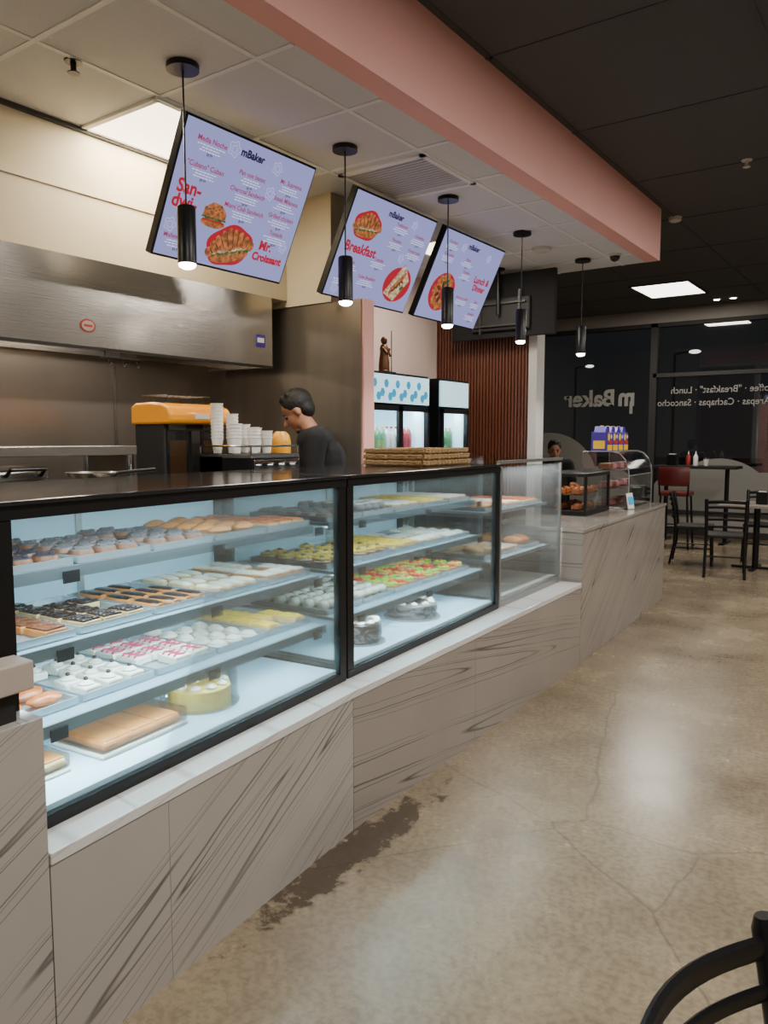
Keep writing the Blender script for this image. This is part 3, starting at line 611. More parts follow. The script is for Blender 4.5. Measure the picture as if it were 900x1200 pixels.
# ---------------------------------------------------------------- menu screens
W_,H_=.89,.64
def tvrot():
    X=Vector((0,1,0)); Y=Vector((.438,0,.899)).normalized(); Z=X.cross(Y)
    return Matrix((X,Y,Z)).transposed().to_euler()
TR=tvrot()
def tv(y0,label,items,reds,blobs):
    t=thing('menu_screen',label,'television',(-3.14,y0,2.405),group='hanging menu screens',rot=TR)
    MB().bb((-.012,-.012,-.05),(W_+.012,H_+.012,-.004)).build('housing',BLK,t,False,bev=.004)
    sc_=MB().bb((0,0,-.004),(W_,H_,0)).build('screen',SCREEN,t,False)
    for (x,y,s,tx) in items: 
        MB().text(tx,s,(x,y,.0012),None,'CENTER',.0006).build('item_title',SPINK,sc_,False)
        b=MB()
        for q in range(3):
            wl=.05+.04*random.random(); xx=x-wl
            while xx<x+wl:
                l=.008+random.random()*.014; b.bb((xx,y-.016-.013*q,.0006),(min(xx+l,x+wl),y-.016-.013*q+.0042,.0012)); xx+=l+.005
        b.build('item_description',SWH,sc_,False)
        MB().text('$'+random.choice(['5','6','8','9'])+'.99',.017,(x,y-.058,.0012),None,'CENTER',.0003).build('item_price',SDK,sc_,False)
    for (x,y,s,tx) in reds: MB().text(tx,s,(x,y,.0052),None,'LEFT',.0028).build('heading',SRED,sc_,False)
    MB().text('mBaker',.052,(W_/2-.09,H_-.075,.0012),None,'LEFT',.0022).build('logo',SDK,sc_,False)
    for (kind,x,y,s,rt) in blobs:
        cr=math.cos(rt); sr=math.sin(rt)
        if kind=='croissant':
            m=MB(); pts=[]
            for q in range(40):
                a=q*math.pi/20; k=1+.05*math.sin(5*a+1); pts.append((x+s*1.02*k*math.cos(a)*cr-s*.7*k*math.sin(a)*sr,y-s*.05+s*1.02*k*math.cos(a)*sr+s*.7*k*math.sin(a)*cr))
            m.prism(pts,.0004,.0008); m.build('splash',SRED,sc_,False)
            MB().disc(x+s*.4*sr,y-s*.42*cr,s*.85,s*.2,rt,.0010).build('lower_bread_picture',SORG,sc_,False)
            m=MB()
            for i in range(11): 
                u=(i-5)*s*.155; v=-s*.27+s*.05*(i%2); m.disc(x+u*cr-v*sr,y+u*sr+v*cr,s*.11,s*.07,i*.6,.0016+.0001*i)
            m.build('lettuce_picture',SGRN,sc_,False)
            m=MB()
            for i in range(7):
                u=(i-3)*s*.22; v=-s*.2; m.disc(x+u*cr-v*sr,y+u*sr+v*cr,s*.13,s*.055,rt+.2*(-1)**i,.0030)
            m.build('filling_picture',SCRM,sc_,False)
            m=MB(); n=MB()
            for i in range(9):
                u=(i-4)/4; px=u*s*.92; py=-abs(u)**2*s*.32+s*.18
                m.disc(x+px*cr-py*sr,y+px*sr+py*cr,s*.17,s*(.42-.24*abs(u)),rt-u*.7,.0034+.0001*(4-abs(i-4)))
                if i<8: n.disc(x+(px+s*.115)*cr-py*sr,y+(px+s*.115)*sr+py*cr,s*.02,s*(.34-.2*abs(u)),rt-u*.7,.0046)
            m.build('croissant_picture',SORG,sc_,False); n.build('croissant_ridges',SBRN,sc_,False)
        if kind=='sandwich':
            m=MB(); m.disc(x,y-s*.5,s*1.0,s*.3,rt,.0010); m.prism([(x-s*.95,y-s*.2),(x-s*.9,y+s*.35),(x-s*.3,y+s*.75),(x+s*.4,y+s*.7),(x+s*.9,y+s*.3),(x+s*.95,y-s*.2)],.001,.0016); m.build('bread_picture',SORG,sc_,False)
            n=MB(); n.bb((x-s,y-s*.26,.0018),(x+s,y-s*.16,.002)); n.disc(x-s*.5,y-s*.3,s*.25,s*.12,0,.002); n.disc(x+s*.4,y-s*.3,s*.3,s*.12,0,.002); n.build('lettuce_picture',SGRN,sc_,False)
            MB().bb((x-s*.9,y-s*.44,.0022),(x+s*.9,y-s*.32,.0026)).build('ham_picture',SRED,sc_,False)
            r=MB()
            for q in range(5): r.disc(x-s*.5+s*.25*q,y+s*.3+s*.1*(q%2),s*.08,s*.04,.4,.0026)
            r.build('crust_picture',SBRN,sc_,False)
        if kind=='plate':
            MB().disc(x,y,s,s*.8,rt,.0006,28).build('splash',SRED,sc_,False); MB().prism([(x-s*.8,y-s*.5),(x+s*.1,y-s*.75),(x+s*.8,y+s*.3),(x+s*.1,y+s*1.0)],.001,.0014).build('toast_picture',SCRM,sc_,False)
            m=MB()
            for q in range(6): m.disc(x+s*(.1*q-.25),y+s*(.12*q-.25),s*.3,s*.12,rt+.9,.0018+.0001*q)
            m.build('filling_picture',SORG,sc_,False); m=MB()
            for q in range(5): m.disc(x+s*(.12*q-.2),y+s*(.12*q-.3),s*.12,s*.05,rt+.7*q,.0028)
            m.build('garnish_picture',SBRN,sc_,False); MB().disc(x+s*.4,y-s*.1,s*.16,s*.08,.5,.003).build('herb_picture',SGRN,sc_,False)
        if kind=='bowl':
            MB().disc(x,y,s*.9,s*.8,rt,.0006,28).build('splash',SRED,sc_,False); m=MB()
            for q in range(8): m.disc(x+s*.42*math.cos(q*.785),y+s*.5*math.sin(q*.785),s*.32,s*.24,q*.7,.001+.0001*q)
            m.build('stew_picture',SORG,sc_,False); m=MB()
            for q in range(7): m.disc(x+s*.35*math.cos(q*.9),y+s*.3*math.sin(q*.9),s*.16,s*.09,q*.9,.0026)
            m.build('meat_picture',SBRN,sc_,False); MB().disc(x+s*.1,y+s*.45,s*.2,s*.09,.4,.003).build('herb_picture',SGRN,sc_,False)
        if kind=='outline':
            m=MB(); pts=[(x+s*math.cos(a)*(1+.18*math.cos(5*a)),y+s*math.sin(a)*(1+.18*math.cos(5*a)),.001) for a in [k*math.pi/20 for k in range(41)]]; m.tube(pts,.0014,4); m.tube([(p[0]*.5+x*.5,p[1]*.5+y*.5,.001) for p in pts],.0012,4); m.build('line_drawing',SLAV,sc_,False)
    mt=MB(); mt.bb((W_/2-.25,.2,-.062),(W_/2+.25,.235,-.05)); mt.bb((W_/2-.25,.42,-.062),(W_/2+.25,.455,-.05))
    for s in (-.18,.18): mt.bb((W_/2+s-.015,.14,-.08),(W_/2+s+.015,.52,-.062))
    mt.build('mount_bracket',BLK,t,False)
    Mi=Matrix.LocRotScale(t.location,t.rotation_euler,None)
    a=Mi@Vector((W_/2,.36,-.07)); 
    m=MB(); m.rod((a.x-.02,a.y,a.z-.05),(a.x-.02,a.y,ZL-.01),.018).rod((a.x-.02,a.y,ZL-.012),(a.x-.02,a.y,ZL),.06).rod((a.x-.02,a.y-.12,a.z),(a.x-.02,a.y+.12,a.z),.014); m.build('ceiling_pole',BLK,t,world=True)
    return t
tv(2.49,'nearest hanging menu screen with sandwich list and large filled croissant picture',
 [(.17,.56,.034,'Media Noche'),(.17,.44,.034,'"Cubano" Cuban'),(.12,.09,.03,'Mollete Burger'),(.47,.48,.032,'Pan con bistec'),(.47,.395,.032,'Charcoal Sandwich'),(.48,.31,.032,'Miami Club Sandwich'),(.75,.51,.032,'Mr. Supreme'),(.75,.42,.032,'Steak Milanesa'),(.75,.33,.032,'Grilled chicken'),(.75,.24,.032,'Tostada')],
 [(.03,.31,.088,'San-'),(.02,.24,.088,'dwi-'),(.65,.15,.068,'Mr.'),(.62,.09,.058,'Croissant')],
 [('croissant',.45,.13,.15,.3),('sandwich',.30,.25,.08,.0),('outline',.31,.58,.034,0),('outline',.62,.57,.03,0),('outline',.83,.19,.026,0),('outline',.05,.15,.03,0),('outline',.62,.44,.03,0)])
tv(3.78,'second hanging menu screen with red breakfast heading and croissant at top left',
 [(.53,.53,.028,'Traditional'),(.76,.5,.028,'Omelette'),(.53,.43,.028,'Pancakes'),(.76,.4,.028,'French toast'),(.14,.22,.028,'American'),(.42,.28,.028,'Tostadas'),(.12,.12,.028,'Huevos'),(.36,.15,.028,'Cuban Breakfast')],
 [(.04,.29,.085,'Breakfast')],[('croissant',.19,.47,.13,.1),('plate',.7,.17,.15,.2),('outline',.66,.57,.026,0),('outline',.08,.05,.03,0),('outline',.64,.34,.026,0)])
tv(4.82,'third hanging menu screen with lunch and dinner list and round food picture',
 [(.14,.56,.028,'Churrasco'),(.14,.47,.028,'Pollo asado'),(.42,.48,.028,'Bistec'),(.46,.39,.028,'Chuletas'),(.54,.2,.028,'Arroz con pollo'),(.76,.2,.028,'Sopa'),(.76,.1,.028,'Ensalada')],
 [(.6,.35,.07,'Lunch &'),(.62,.29,.066,'Dinner')],[('bowl',.23,.21,.18,.1),('outline',.7,.55,.026,0),('outline',.3,.56,.026,0)])
t=thing('television','dark television turned away with mount on its back, in front of wood wall','television',(-3.33,6.6,2.44))
MB().bb((-.53,0,0),(.53,.045,.58)).build('housing',mat('dark_plastic',rgb(12,12,13),.85,0,.05),t,False,bev=.006)
MB().bb((-.3,-.035,.06),(.3,0,.36)).build('rear_cover',BLKM,t,False,bev=.015)
m=MB(); m.bb((-.26,-.06,.1),(.26,-.045,.115)).bb((-.26,-.06,.3),(.26,-.045,.315))
for s in (-.2,.2): m.bb((s-.01,-.05,.04),(s+.01,-.036,.42))
m.build('mount_bracket',mat('bracket_grey',rgb(70,68,66),.4,.5),t,False)
MB().rod((0,-.07,.2),(0,-.07,ZL-2.44-.002),.018).rod((0,-.07,ZL-2.44-.014),(0,-.07,ZL-2.44-.002),.06).build('ceiling_pole',BLK,t)

# ---------------------------------------------------------------- pendants
PN=['nearest black cylinder pendant lamp in front of first menu screen','second black cylinder pendant lamp in front of second menu screen','third black cylinder pendant lamp in front of third menu screen','fourth black cylinder pendant lamp before the wood wall','farthest black cylinder pendant lamp past the screens']
for i,(px,py) in enumerate(((-2.64,2.27),(-2.65,3.38),(-2.64,4.45),(-2.61,5.5),(-2.56,6.62))):
    t=thing('pendant_lamp',PN[i],'lamp',(px,py,2.245),0,'row of black pendant lamps')
    MB().lathe([(.068,ZL-2.245-.025),(.068,ZL-2.245-.002),(.001,ZL-2.245-.001)],seg=24).build('canopy',BLK,t)
    MB().rod((0,0,.24),(0,0,ZL-2.245-.02),.004,seg=6).build('cord',BLK,t)
    MB().lathe([(.036,0),(.04,.004),(.04,.232),(.034,.24),(.006,.245),(.001,.25)],seg=24).build('lamp_shade',BLK,t)
    MB().lathe([(.001,-.022),(.02,-.020),(.034,-.012),(.037,0),(.001,.001)],seg=20).build('lens',BULB,t)
    l=bpy.data.lights.new('lamp_light','SPOT'); l.energy=40; l.spot_size=R(120); l.spot_blend=.6; l.color=(1,.95,.88); l.shadow_soft_size=.03
    o=bpy.data.objects.new('lamp_light',l); COL.objects.link(o); o.parent=t; o.location=(0,0,-.03)

def troffer(x,y,z,sx,sy,label,e,col,m,fr):
    t=thing('ceiling_light',label,'ceiling light',(x,y,z))
    f=MB()
    for s in (-1,1): f.box((s*(sx/2),0,-.008),(.03,sy+.03,.014)).box((0,s*(sy/2),-.008),(sx,.03,.014))
    f.build('frame',fr,t,False); MB().box((0,0,-.006),(sx-.03,sy-.03,.006)).build('diffuser',m,t,False)
    area('panel_light',(0,0,-.012),sx-.05,sy-.05,e,col,t); return t
troffer(-3.27,2.70,ZL,.58,.58,'square warm ceiling light beside the cream bulkhead over the kitchen',31,(1,.86,.63),PANELW,GRIDW)
troffer(-3.27,5.6,ZL,.58,.58,'square ceiling light hidden behind the screens over the fridges',25,(1,.93,.83),PANELW,GRIDW)
troffer(-3.27,.2,ZL,.58,.58,'square ceiling light over the near end of the kitchen',15,(1,.9,.76),PANELW,GRIDW)
troffer(-2.98,10.85,ZC,.75,1.0,'rectangular glowing ceiling light over the dining tables',58,(1,.93,.8),PANELN,GRIDD)
for i,(yy,n) in enumerate(((.2,'nearest'),(3.1,'second'),(6.0,'third'),(8.9,'fourth'))):  # out-of-view ceiling lights, added to light the aisle and floor
    troffer(.35,yy,ZC,.6,1.2,'%s added unseen ceiling light in the row over the aisle'%n,84,(1,.95,.88),PANELN,GRIDD)
for i,xx in enumerate((-2.62,-2.40)):
    t=thing('downlight',['left small round downlight near the far window','right small round downlight near the far window'][i],'ceiling light',(xx,12.0,ZC),0,'small round downlights')
    MB().lathe([(.05,-.008),(.06,-.006),(.06,0),(.001,0)]).build('ring',GRIDW,t); MB().lathe([(.04,-.01),(.001,-.011),(.001,-.009)]).build('lens',BULB,t)
for i,(x,y,z,lb) in enumerate(((-2.99,1.99,ZL,'small sprinkler head in the white ceiling tiles'),(-1.19,6.21,ZC,'white sprinkler head in the charcoal ceiling'))):
    t=thing('sprinkler',lb,'sprinkler',(x,y,z)); mm=BLK if i==0 else WHITE
    MB().lathe([(.035,-.006),(.038,0),(.001,0)][::-1]).build('escutcheon',mm,t); MB().rod((0,0,-.04),(0,0,-.004),.012).rod((0,0,-.05),(0,0,-.046),.026).rod((.018,0,-.048),(.01,0,-.036),.003).rod((-.018,0,-.048),(-.01,0,-.036),.003).build('nozzle',mm,t)
t=thing('smoke_detector','round smoke detector on the charcoal ceiling past the soffit','smoke detector',(-2.0,7.4,ZC)); MB().lathe([(.04,-.04),(.055,-.03),(.06,0),(.001,0)][::-1]).build('body',WHITE,t); MB().sph((.025,0,-.036),.005).build('indicator',RED,t)
t=thing('smoke_detector','round white smoke detector on white ceiling beside the fourth pendant','smoke detector',(-2.69,6.04,ZL)); MB().lathe([(.05,-.035),(.075,-.025),(.08,0),(.001,0)][::-1]).build('body',WHITE,t); MB().sph((.03,0,-.033),.005).build('indicator',RED,t)
t=thing('dome_camera','small black dome security camera at the corner of white ceiling','security camera',(-2.27,6.6,ZL)); MB().lathe([(.05,-.02),(.055,0),(.001,0)][::-1]).build('mount_ring',WHITE,t); MB().sph((0,0,-.022),.042).build('dome',GRAN,t)
VENT=mat('vent_grey',rgb(204,204,203),.5,0,.03); VENTD=mat('vent_shadow',rgb(176,175,172),.7,0,.03)
t=thing('air_vent','square louvred air vent in the white ceiling above the second screen','air vent',(-2.655,4.0,ZL)); f=MB()
for s in (-1,1): f.box((s*.285,0,-.006),(.03,.6,.012)).box((0,s*.285,-.006),(.6,.03,.012))
f.build('frame',GRIDW,t,False); f=MB()
for k in range(15): f.box((0,-.25+.0357*k,-.005),(.54,.028,.002),rot=Matrix.Rotation(R(7),4,'X'))
f.build('louvres',VENT,t,False); MB().box((0,0,-.0015),(.56,.56,.002)).build('duct',VENTD,t,False)

# ---------------------------------------------------------------- kitchen
t=thing('extractor_hood','long stainless steel extractor hood above the cooking line','extractor hood',(-3.9,1.6,1.96))
MB().prism([(-3.58,1.96),(-3.58,2.42),(-4.195,2.42),(-4.195,2.0),(-4.15,2.0),(-4.15,2.3),(-3.64,2.3),(-3.64,1.99),(-3.60,1.96)],-1.0,3.78,Matrix(((1,0,0,0),(0,0,1,0),(0,1,0,0),(0,0,0,1)))).build('canopy',STEEL,t,False,world=True)
for yy in (-1.0,3.765): MB().bb((-4.19,yy,1.97),(-3.59,yy+.012,2.415)).build('end_panel',STEEL,t,False,world=True)
for k in range(9): MB().bb((-4.14,-.93+.52*k,2.19),(-3.66,-.47+.52*k,2.22)).build('grease_filter',STEELD,t,False,world=True)
MB().bb((-3.579,-1,1.962),(-3.572,3.78,1.975)).build('drip_lip',BLKM,t,False,world=True)
b=MB(); YZ=Matrix(((0,0,1,-3.5795),(1,0,0,0),(0,1,0,0),(0,0,0,1)))
b.prism([(2.41+.045*math.cos(a),2.08+.034*math.sin(a)) for a in [k*.3142 for k in range(20)]],0,.003,YZ); b.build('oval_badge',REDP,t,False,world=True)
MB().prism([(2.41+.036*math.cos(a),2.08+.026*math.sin(a)) for a in [k*.3142 for k in range(20)]],.003,.0045,YZ).build('badge_center',mat('badge_grey',rgb(150,146,140),.4),t,False,world=True)
MB().bb((-3.575,2.385,2.074),(-3.574,2.435,2.086)).build('badge_print',REDP,t,False,world=True)
MB().prism([(3.63,2.09),(3.71,2.09),(3.71,2.17),(3.63,2.17)],0,.002,YZ).build('purple_sticker',PUR,t,False,world=True)
MB().prism([(3.64,2.12),(3.70,2.12),(3.70,2.15),(3.64,2.15)],.002,.003,YZ).build('sticker_print',PAPER,t,False,world=True)
MB().rod((-3.6,2.5,1.93),(-3.6,2.75,1.93),.005).build('hook_rail',BLKM,t,world=True)
for k in range(3): MB().rod((-3.6,2.52+.1*k,1.965),(-3.6,2.52+.1*k,1.93),.004).tube([(-3.6,2.54+.09*k,1.93),(-3.59,2.54+.09*k,1.89),(-3.575,2.54+.09*k,1.885),(-3.57,2.54+.09*k,1.9)],.004,6).build('hook',BLKM,t,world=True)
area('hood_fill_light',(-3.9,2.2,2.17),.2,1.6,11,(1,.92,.8),None)  # added fill under the hood to brighten the steel, no fixture there
for k,yy in enumerate((.6,1.8,3.0)):
    struct('trim_%d'%(k+1),MB().bb((-4.2,yy-.01,.9),(-4.194,yy+.01,1.96)),STEEL)
t=thing('cooking_range','stainless cooking range with overshelf against the steel kitchen wall','range',(-3.9,1.9,0))
MB().bb((-4.18,.6,.1),(-3.64,3.5,.9)).build('body',STEEL,t,False,bev=.004,world=True); MB().bb((-4.15,.65,.9),(-3.66,2.3,.93)).build('griddle_plate',BLKM,t,False,world=True)
for yy in (.8,3.3):
    for xx in (-4.1,-3.72): MB().rod((xx,yy,0),(xx,yy,.1),.025).build('leg',CHROME,t,world=True)
for k in range(6): MB().rod((-3.64,.9+.4*k,.8),(-3.61,.9+.4*k,.8),.025).build('knob',BLK,t,world=True)
t=thing('steel_shelf','stainless shelf stand at far left behind the near case','shelf',(-3.45,2.0,.92))
MB().bb((-3.62,1.5,1.42),(-3.22,2.42,1.465)).build('shelf_board',STEEL,t,False,world=True,bev=.003); MB().bb((-3.62,1.5,1.2),(-3.22,2.42,1.215)).build('shelf_board',STEEL,t,False,world=True)
for yy in (1.53,2.39):
    for xx in (-3.6,-3.24): MB().rod((xx,yy,.921),(xx,yy,1.42),.018).build('leg',CHROME,t,world=True)
MB().bb((-3.61,2.385,1.22),(-3.23,2.395,1.42)).build('end_panel',STEELD,t,False,world=True)
t=thing('contact_grill','black and steel sandwich grill on the shelf stand at far left','grill',(-3.42,1.85,1.2155)); MB().box((0,0,.04),(.3,.26,.08)).build('base',BLKM,t,False,bev=.01); MB().box((0,0,.12),(.3,.26,.06),rot=Matrix.Rotation(R(4),4,'X')).build('lid',STEEL,t,False,bev=.015); MB().tube([(.16,-.08,.12),(.2,-.08,.15),(.2,.08,.15),(.16,.08,.12)],.009).build('handle',BLK,t)
t=thing('pan_stand','dark box stand carrying the steel pan','stand',(-3.02,2.03,.921)); MB().box((0,0,.2),(.2,.16,.4)).build('body',BLKM,t,False,bev=.01); MB().box((.1,0,.2),(.005,.1,.1)).build('control_panel',ALU,t,False)
t=thing('frying_pan','shallow steel pan beside the shelf stand','pan',(-3.02,2.03,1.322),R(50)); MB().lathe([(.09,0),(.115,.03),(.118,.03),(.095,.004),(.001,.004)]).build('pan_bowl',STEEL,t); MB().rod((.11,0,.025),(.27,0,.04),.009).build('handle',BLK,t)
t=thing('work_table','stainless work table carrying the coffee machines behind the cases','table',(-3.2,2.4,0))
MB().bb((-3.63,1.3,.88),(-2.85,3.42,.92)).build('tabletop',STEEL,t,False,bev=.004,world=True)
for yy in (1.36,3.36):
    for xx in (-3.58,-2.9): MB().rod((xx,yy,0),(xx,yy,.88),.02).build('leg',CHROME,t,world=True)
MB().bb((-3.6,1.33,.3),(-2.88,3.38,.32)).build('undershelf',STEEL,t,False,world=True)
# juicer
t=thing('juice_machine','black juicer with bright orange curved hood and wire feeder on top','juicer',(-3.42,2.84,.921))
MB().bb((-.11,-.2,0),(.17,.2,.06)).build('base',BLK,t,False,bev=.01); MB().bb((-.11,-.2,.06),(.135,.2,.66)).build('body',BLKM,t,False,bev=.012)
JB=mat('juicer_dark_panel',rgb(34,34,36),.12,.2); JG=mat('juicer_steel',rgb(86,84,82),.3,.8)
for s in (-1,1):
    w_=MB().bb((.136,min(s*.045,s*.185),.07),(.142,max(s*.045,s*.185),.62)).build('front_window',JB,t,False)
    MB().bb((.142,min(s*.06,s*.17),.22),(.1435,max(s*.06,s*.17),.57)).build('window_inset',mat('dark_amber_glass',rgb(60,42,26),.12),w_,False)
    MB().bb((.136,min(s*.06,s*.175),.625),(.143,max(s*.06,s*.175),.655)).build('steel_bar',JG,t,False)
MB().bb((.13,-.03,.1),(.152,.03,.62)).build('center_column',JG,t,False); MB().rod((.15,0,.3),(.19,0,.29),.02).build('juice_spout',CHROME,t)
hp=[(-.12,.655),(.185,.655),(.207,.67),(.207,.71),(.185,.745),(.13,.765),(.05,.772),(-.08,.77),(-.12,.75)]
MB().prism(hp,-.215,.215,Matrix(((1,0,0,0),(0,0,1,0),(0,1,0,0),(0,0,0,1)))).build('orange_hood',ORANGE,t,True,bev=.012)
for k in range(8):
    yy=-.16+.042*k
    m=MB(); m.rod((-.08,yy,.81),(.12,yy,.81),.002,seg=6); m.rod((.12,yy,.76),(.12,yy,.81),.002,seg=6); m.rod((-.08,yy,.765),(-.08,yy,.81),.002,seg=6); m.build('feeder_wire',JG,t)
MB().tube([(-.08,-.16,.81),(.12,-.16,.81),(.12,.134,.81),(-.08,.134,.81),(-.08,-.16,.81)],.003,6).build('feeder_rim',JG,t)
MB().bb((.2,-.05,.685),(.211,.05,.71)).build('name_plate',PAPER,t,False)
# espresso machine
t=thing('espresso_machine','black and chrome espresso machine beneath the stacks of paper cups','coffee machine',(-3.02,3.0,.921))
for sx in (-.17,.17):
    for sy in (-.15,.15): MB().rod((sx,sy,0),(sx,sy,.04),.02).build('foot',CHROME,t)
MB().bb((-.2,-.19,.04),(.2,.19,.12)).build('drip_base',CHROME,t,False,bev=.01); MB().bb((-.2,-.19,.12),(.0,.19,.5)).build('body',BLK,t,False,bev=.015); MB().bb((-.2,-.19,.36),(.2,.19,.5)).build('upper_body',BLK,t,False,bev=.02)
MB().bb((.2,-.17,.41),(.206,.17,.47)).build('control_panel',CHROME,t,False,bev=.004)
for s in (-.1,.08):
    g=MB().rod((.12,s,.3),(.12,s,.36),.035).build('group_head',CHROME,t); MB().rod((.13,s,.29),(.27,s,.27),.012).build('portafilter',BLK,g)
m=MB().tube([(-.19,-.18,.54),(.19,-.18,.54),(.19,.18,.54),(-.19,.18,.54),(-.19,-.18,.54)],.006,6)
for a in (-.19,.19):
    for b_ in (-.18,.18): m.rod((a,b_,.5),(a,b_,.54),.005)
m.build('cup_rail',CHROME,t)
for k in range(4): MB().rod((.206,-.13+.085*k,.44),(.225,-.13+.085*k,.44),.012).build('knob',CHROME,t)
t=thing('coffee_grinder','amber domed coffee grinder beside the espresso machine','grinder',(-3.07,3.3,.921)); MB().box((0,0,.17),(.12,.14,.34)).build('body',BLK,t,False,bev=.02); MB().lathe([(.045,.34),(.058,.40),(.06,.56),(.05,.60),(.03,.62),(.001,.62)]).build('hopper',YEL,t); MB().rod((.06,0,.26),(.11,0,.24),.02).build('spout',CHROME,t)
cup=MB().lathe([(.022,0),(.032,.078),(.035,.08),(.035,.084),(.031,.084),(.021,.004),(.001,.004)],seg=18).build('paper_cup',PAPER)
stk=[(-3.12,2.86,11,'tallest'),(-3.0,2.88,5,'front left'),(-3.1,2.95,8,'rear middle'),(-2.97,2.98,4,'middle front'),(-3.1,3.04,5,'rear right'),(-2.97,3.08,3,'front right'),(-3.1,3.13,4,'far right')]
for (x,y,n,nm) in stk:
    for k in range(n):
        o=dup(cup,(x,y,.921+.502+.018*k),0,'white paper cup nested in the %s stack on espresso machine'%nm,'cups in the %s stack'%nm); o['category']='cup'
kill(cup)

# ---------------------------------------------------------------- fridges
def fridge(y0,y1,label,nd):
    W=y1-y0; t=thing('drinks_fridge',label,'fridge',(-3.5,y0,0),R(90),'glass door fridges')
    b=MB(); b.bb((0,0,0),(W,.58,.12)).bb((0,.0,1.96),(W,.58,2.02)).bb((0,0,.12),(.03,.58,1.96)).bb((W-.03,0,.12),(W,.58,1.96)).bb((.03,.55,.12),(W-.03,.58,1.96)); b.build('cabinet',BLK,t,False)
    MB().bb((.03,.53,.12),(W-.03,.549,1.76)).bb((.031,.02,.12),(.036,.53,1.76)).bb((W-.036,.02,.12),(W-.031,.53,1.76)).bb((.031,.02,1.755),(W-.031,.53,1.76)).build('lining',FRGL,t,False)
    h=MB().bb((.015,-.02,1.78),(W-.015,0.0,2.0)).build('header',HDR,t,False)
    k=0; xx=.05
    while xx<W-.05 and nd>1:
        zz=[1.86,1.93,1.83][k%3]
        MB().prism([(xx+.032*math.cos(a),zz+.036*math.sin(a)) for a in [q*math.pi/3 for q in range(6)]],0,.002,Matrix.Translation((0,-.02,0))@Matrix.Rotation(R(90),4,'X')).build('hexagon_print',HEX,h,False); xx+=.052; k+=1
    dw=(W-.04)/nd
    for i in range(nd):
        x0=.02+dw*i; f=MB(); f.bb((x0,-.03,.13),(x0+.03,-.003,1.76)).bb((x0+dw-.03,-.03,.13),(x0+dw,-.003,1.76)).bb((x0,-.03,.13),(x0+dw,-.003,.17)).bb((x0,-.03,1.72),(x0+dw,-.003,1.76))
        d=f.build('door',BLK,t,False); MB().bb((x0+.03,-.02,.17),(x0+dw-.03,-.014,1.72)).build('glass',GLASS,d,False)
        hx=x0+dw-.045 if i==0 else x0+.045; MB().rod((hx,-.045,.8),(hx,-.045,1.2),.01).build('handle',CHROME,d)
        area('fridge_light',(x0+dw/2,.06,1.745),dw-.08,.05,8,(.8,.94,1),t,(R(20),0,0))
    for z in (.45,.8,1.12,1.42): MB().bb((.035,.03,z-.01),(W-.035,.52,z)).build('shelf',ALU,t,False)
    return W
fridge(4.69,5.59,'wide two door drinks fridge with blue hexagon header, figurine on top',2)
fridge(5.76,6.27,'narrow single door drinks fridge beside the wood wall',1)
BC=[mat('drink_red',rgb(150,60,50),.2),mat('drink_amber',rgb(196,150,80),.2),mat('drink_white',rgb(205,210,208),.3),mat('drink_green',rgb(80,130,90),.2)]
BN=['red','amber','white','green']; bp=[]
for i in range(4):
    o=MB().lathe([(.024,0),(.026,.01),(.026,.11),(.021,.135),(.01,.155),(.01,.165),(.001,.165)],seg=12).build('drink_bottle',BC[i]); MB().rod((0,0,.163),(0,0,.178),.012).build('bottle_cap',BC[(i+2)%4],o); bp.append(o)
for fi,(ya,yb,nm) in enumerate(((4.69,5.59,'wide'),(5.76,6.27,'narrow'))):
    for si,z in enumerate((.8005,1.1205,1.4205)):
        n=int((yb-ya-.12)/.064)
        for k in range(n):
            c=[2,1,2,3,2,0][(si+k//3)%6]; o=dup(bp[c],(-3.62,ya+.08+.064*k,z),0,'%s drink bottle in %s fridge, shelf %s'%(BN[c],nm,['below the middle','in the middle','at the top'][si]),'%s bottles in %s fridge, %s'%(BN[c],nm,['lower','middle','top'][si])); o['category']='bottle'
for o in bp: kill(o)
t=thing('figurine','brown robed figurine standing on top of the wide drinks fridge','figurine',(-3.66,5.17,2.02))
MB().lathe([(.06,.02),(.058,.03),(.05,.035),(.052,.06),(.045,.13),(.038,.18),(.04,.21),(.03,.235),(.012,.245),(.01,.25)],seg=16,k=(.8,1)).build('robe',BRONZE,t)
MB().sph((0,0,.272),.028,(1,1,1.15)).build('head',BRONZE,t); MB().cap((.01,-.035,.21),(.05,-.02,.16),.012,.009).cap((.05,-.02,.16),(.055,.0,.2),.009,.008).build('arm',BRONZE,t); MB().cap((.01,.035,.21),(.04,.03,.15),.012,.009).build('arm',BRONZE,t); MB().rod((.05,.035,.02),(.05,.035,.35),.004).build('staff',BRONZE,t)
MB().bb((-.07,-.07,.001),(.07,.07,.02)).build('pedestal',BLK,t,False)

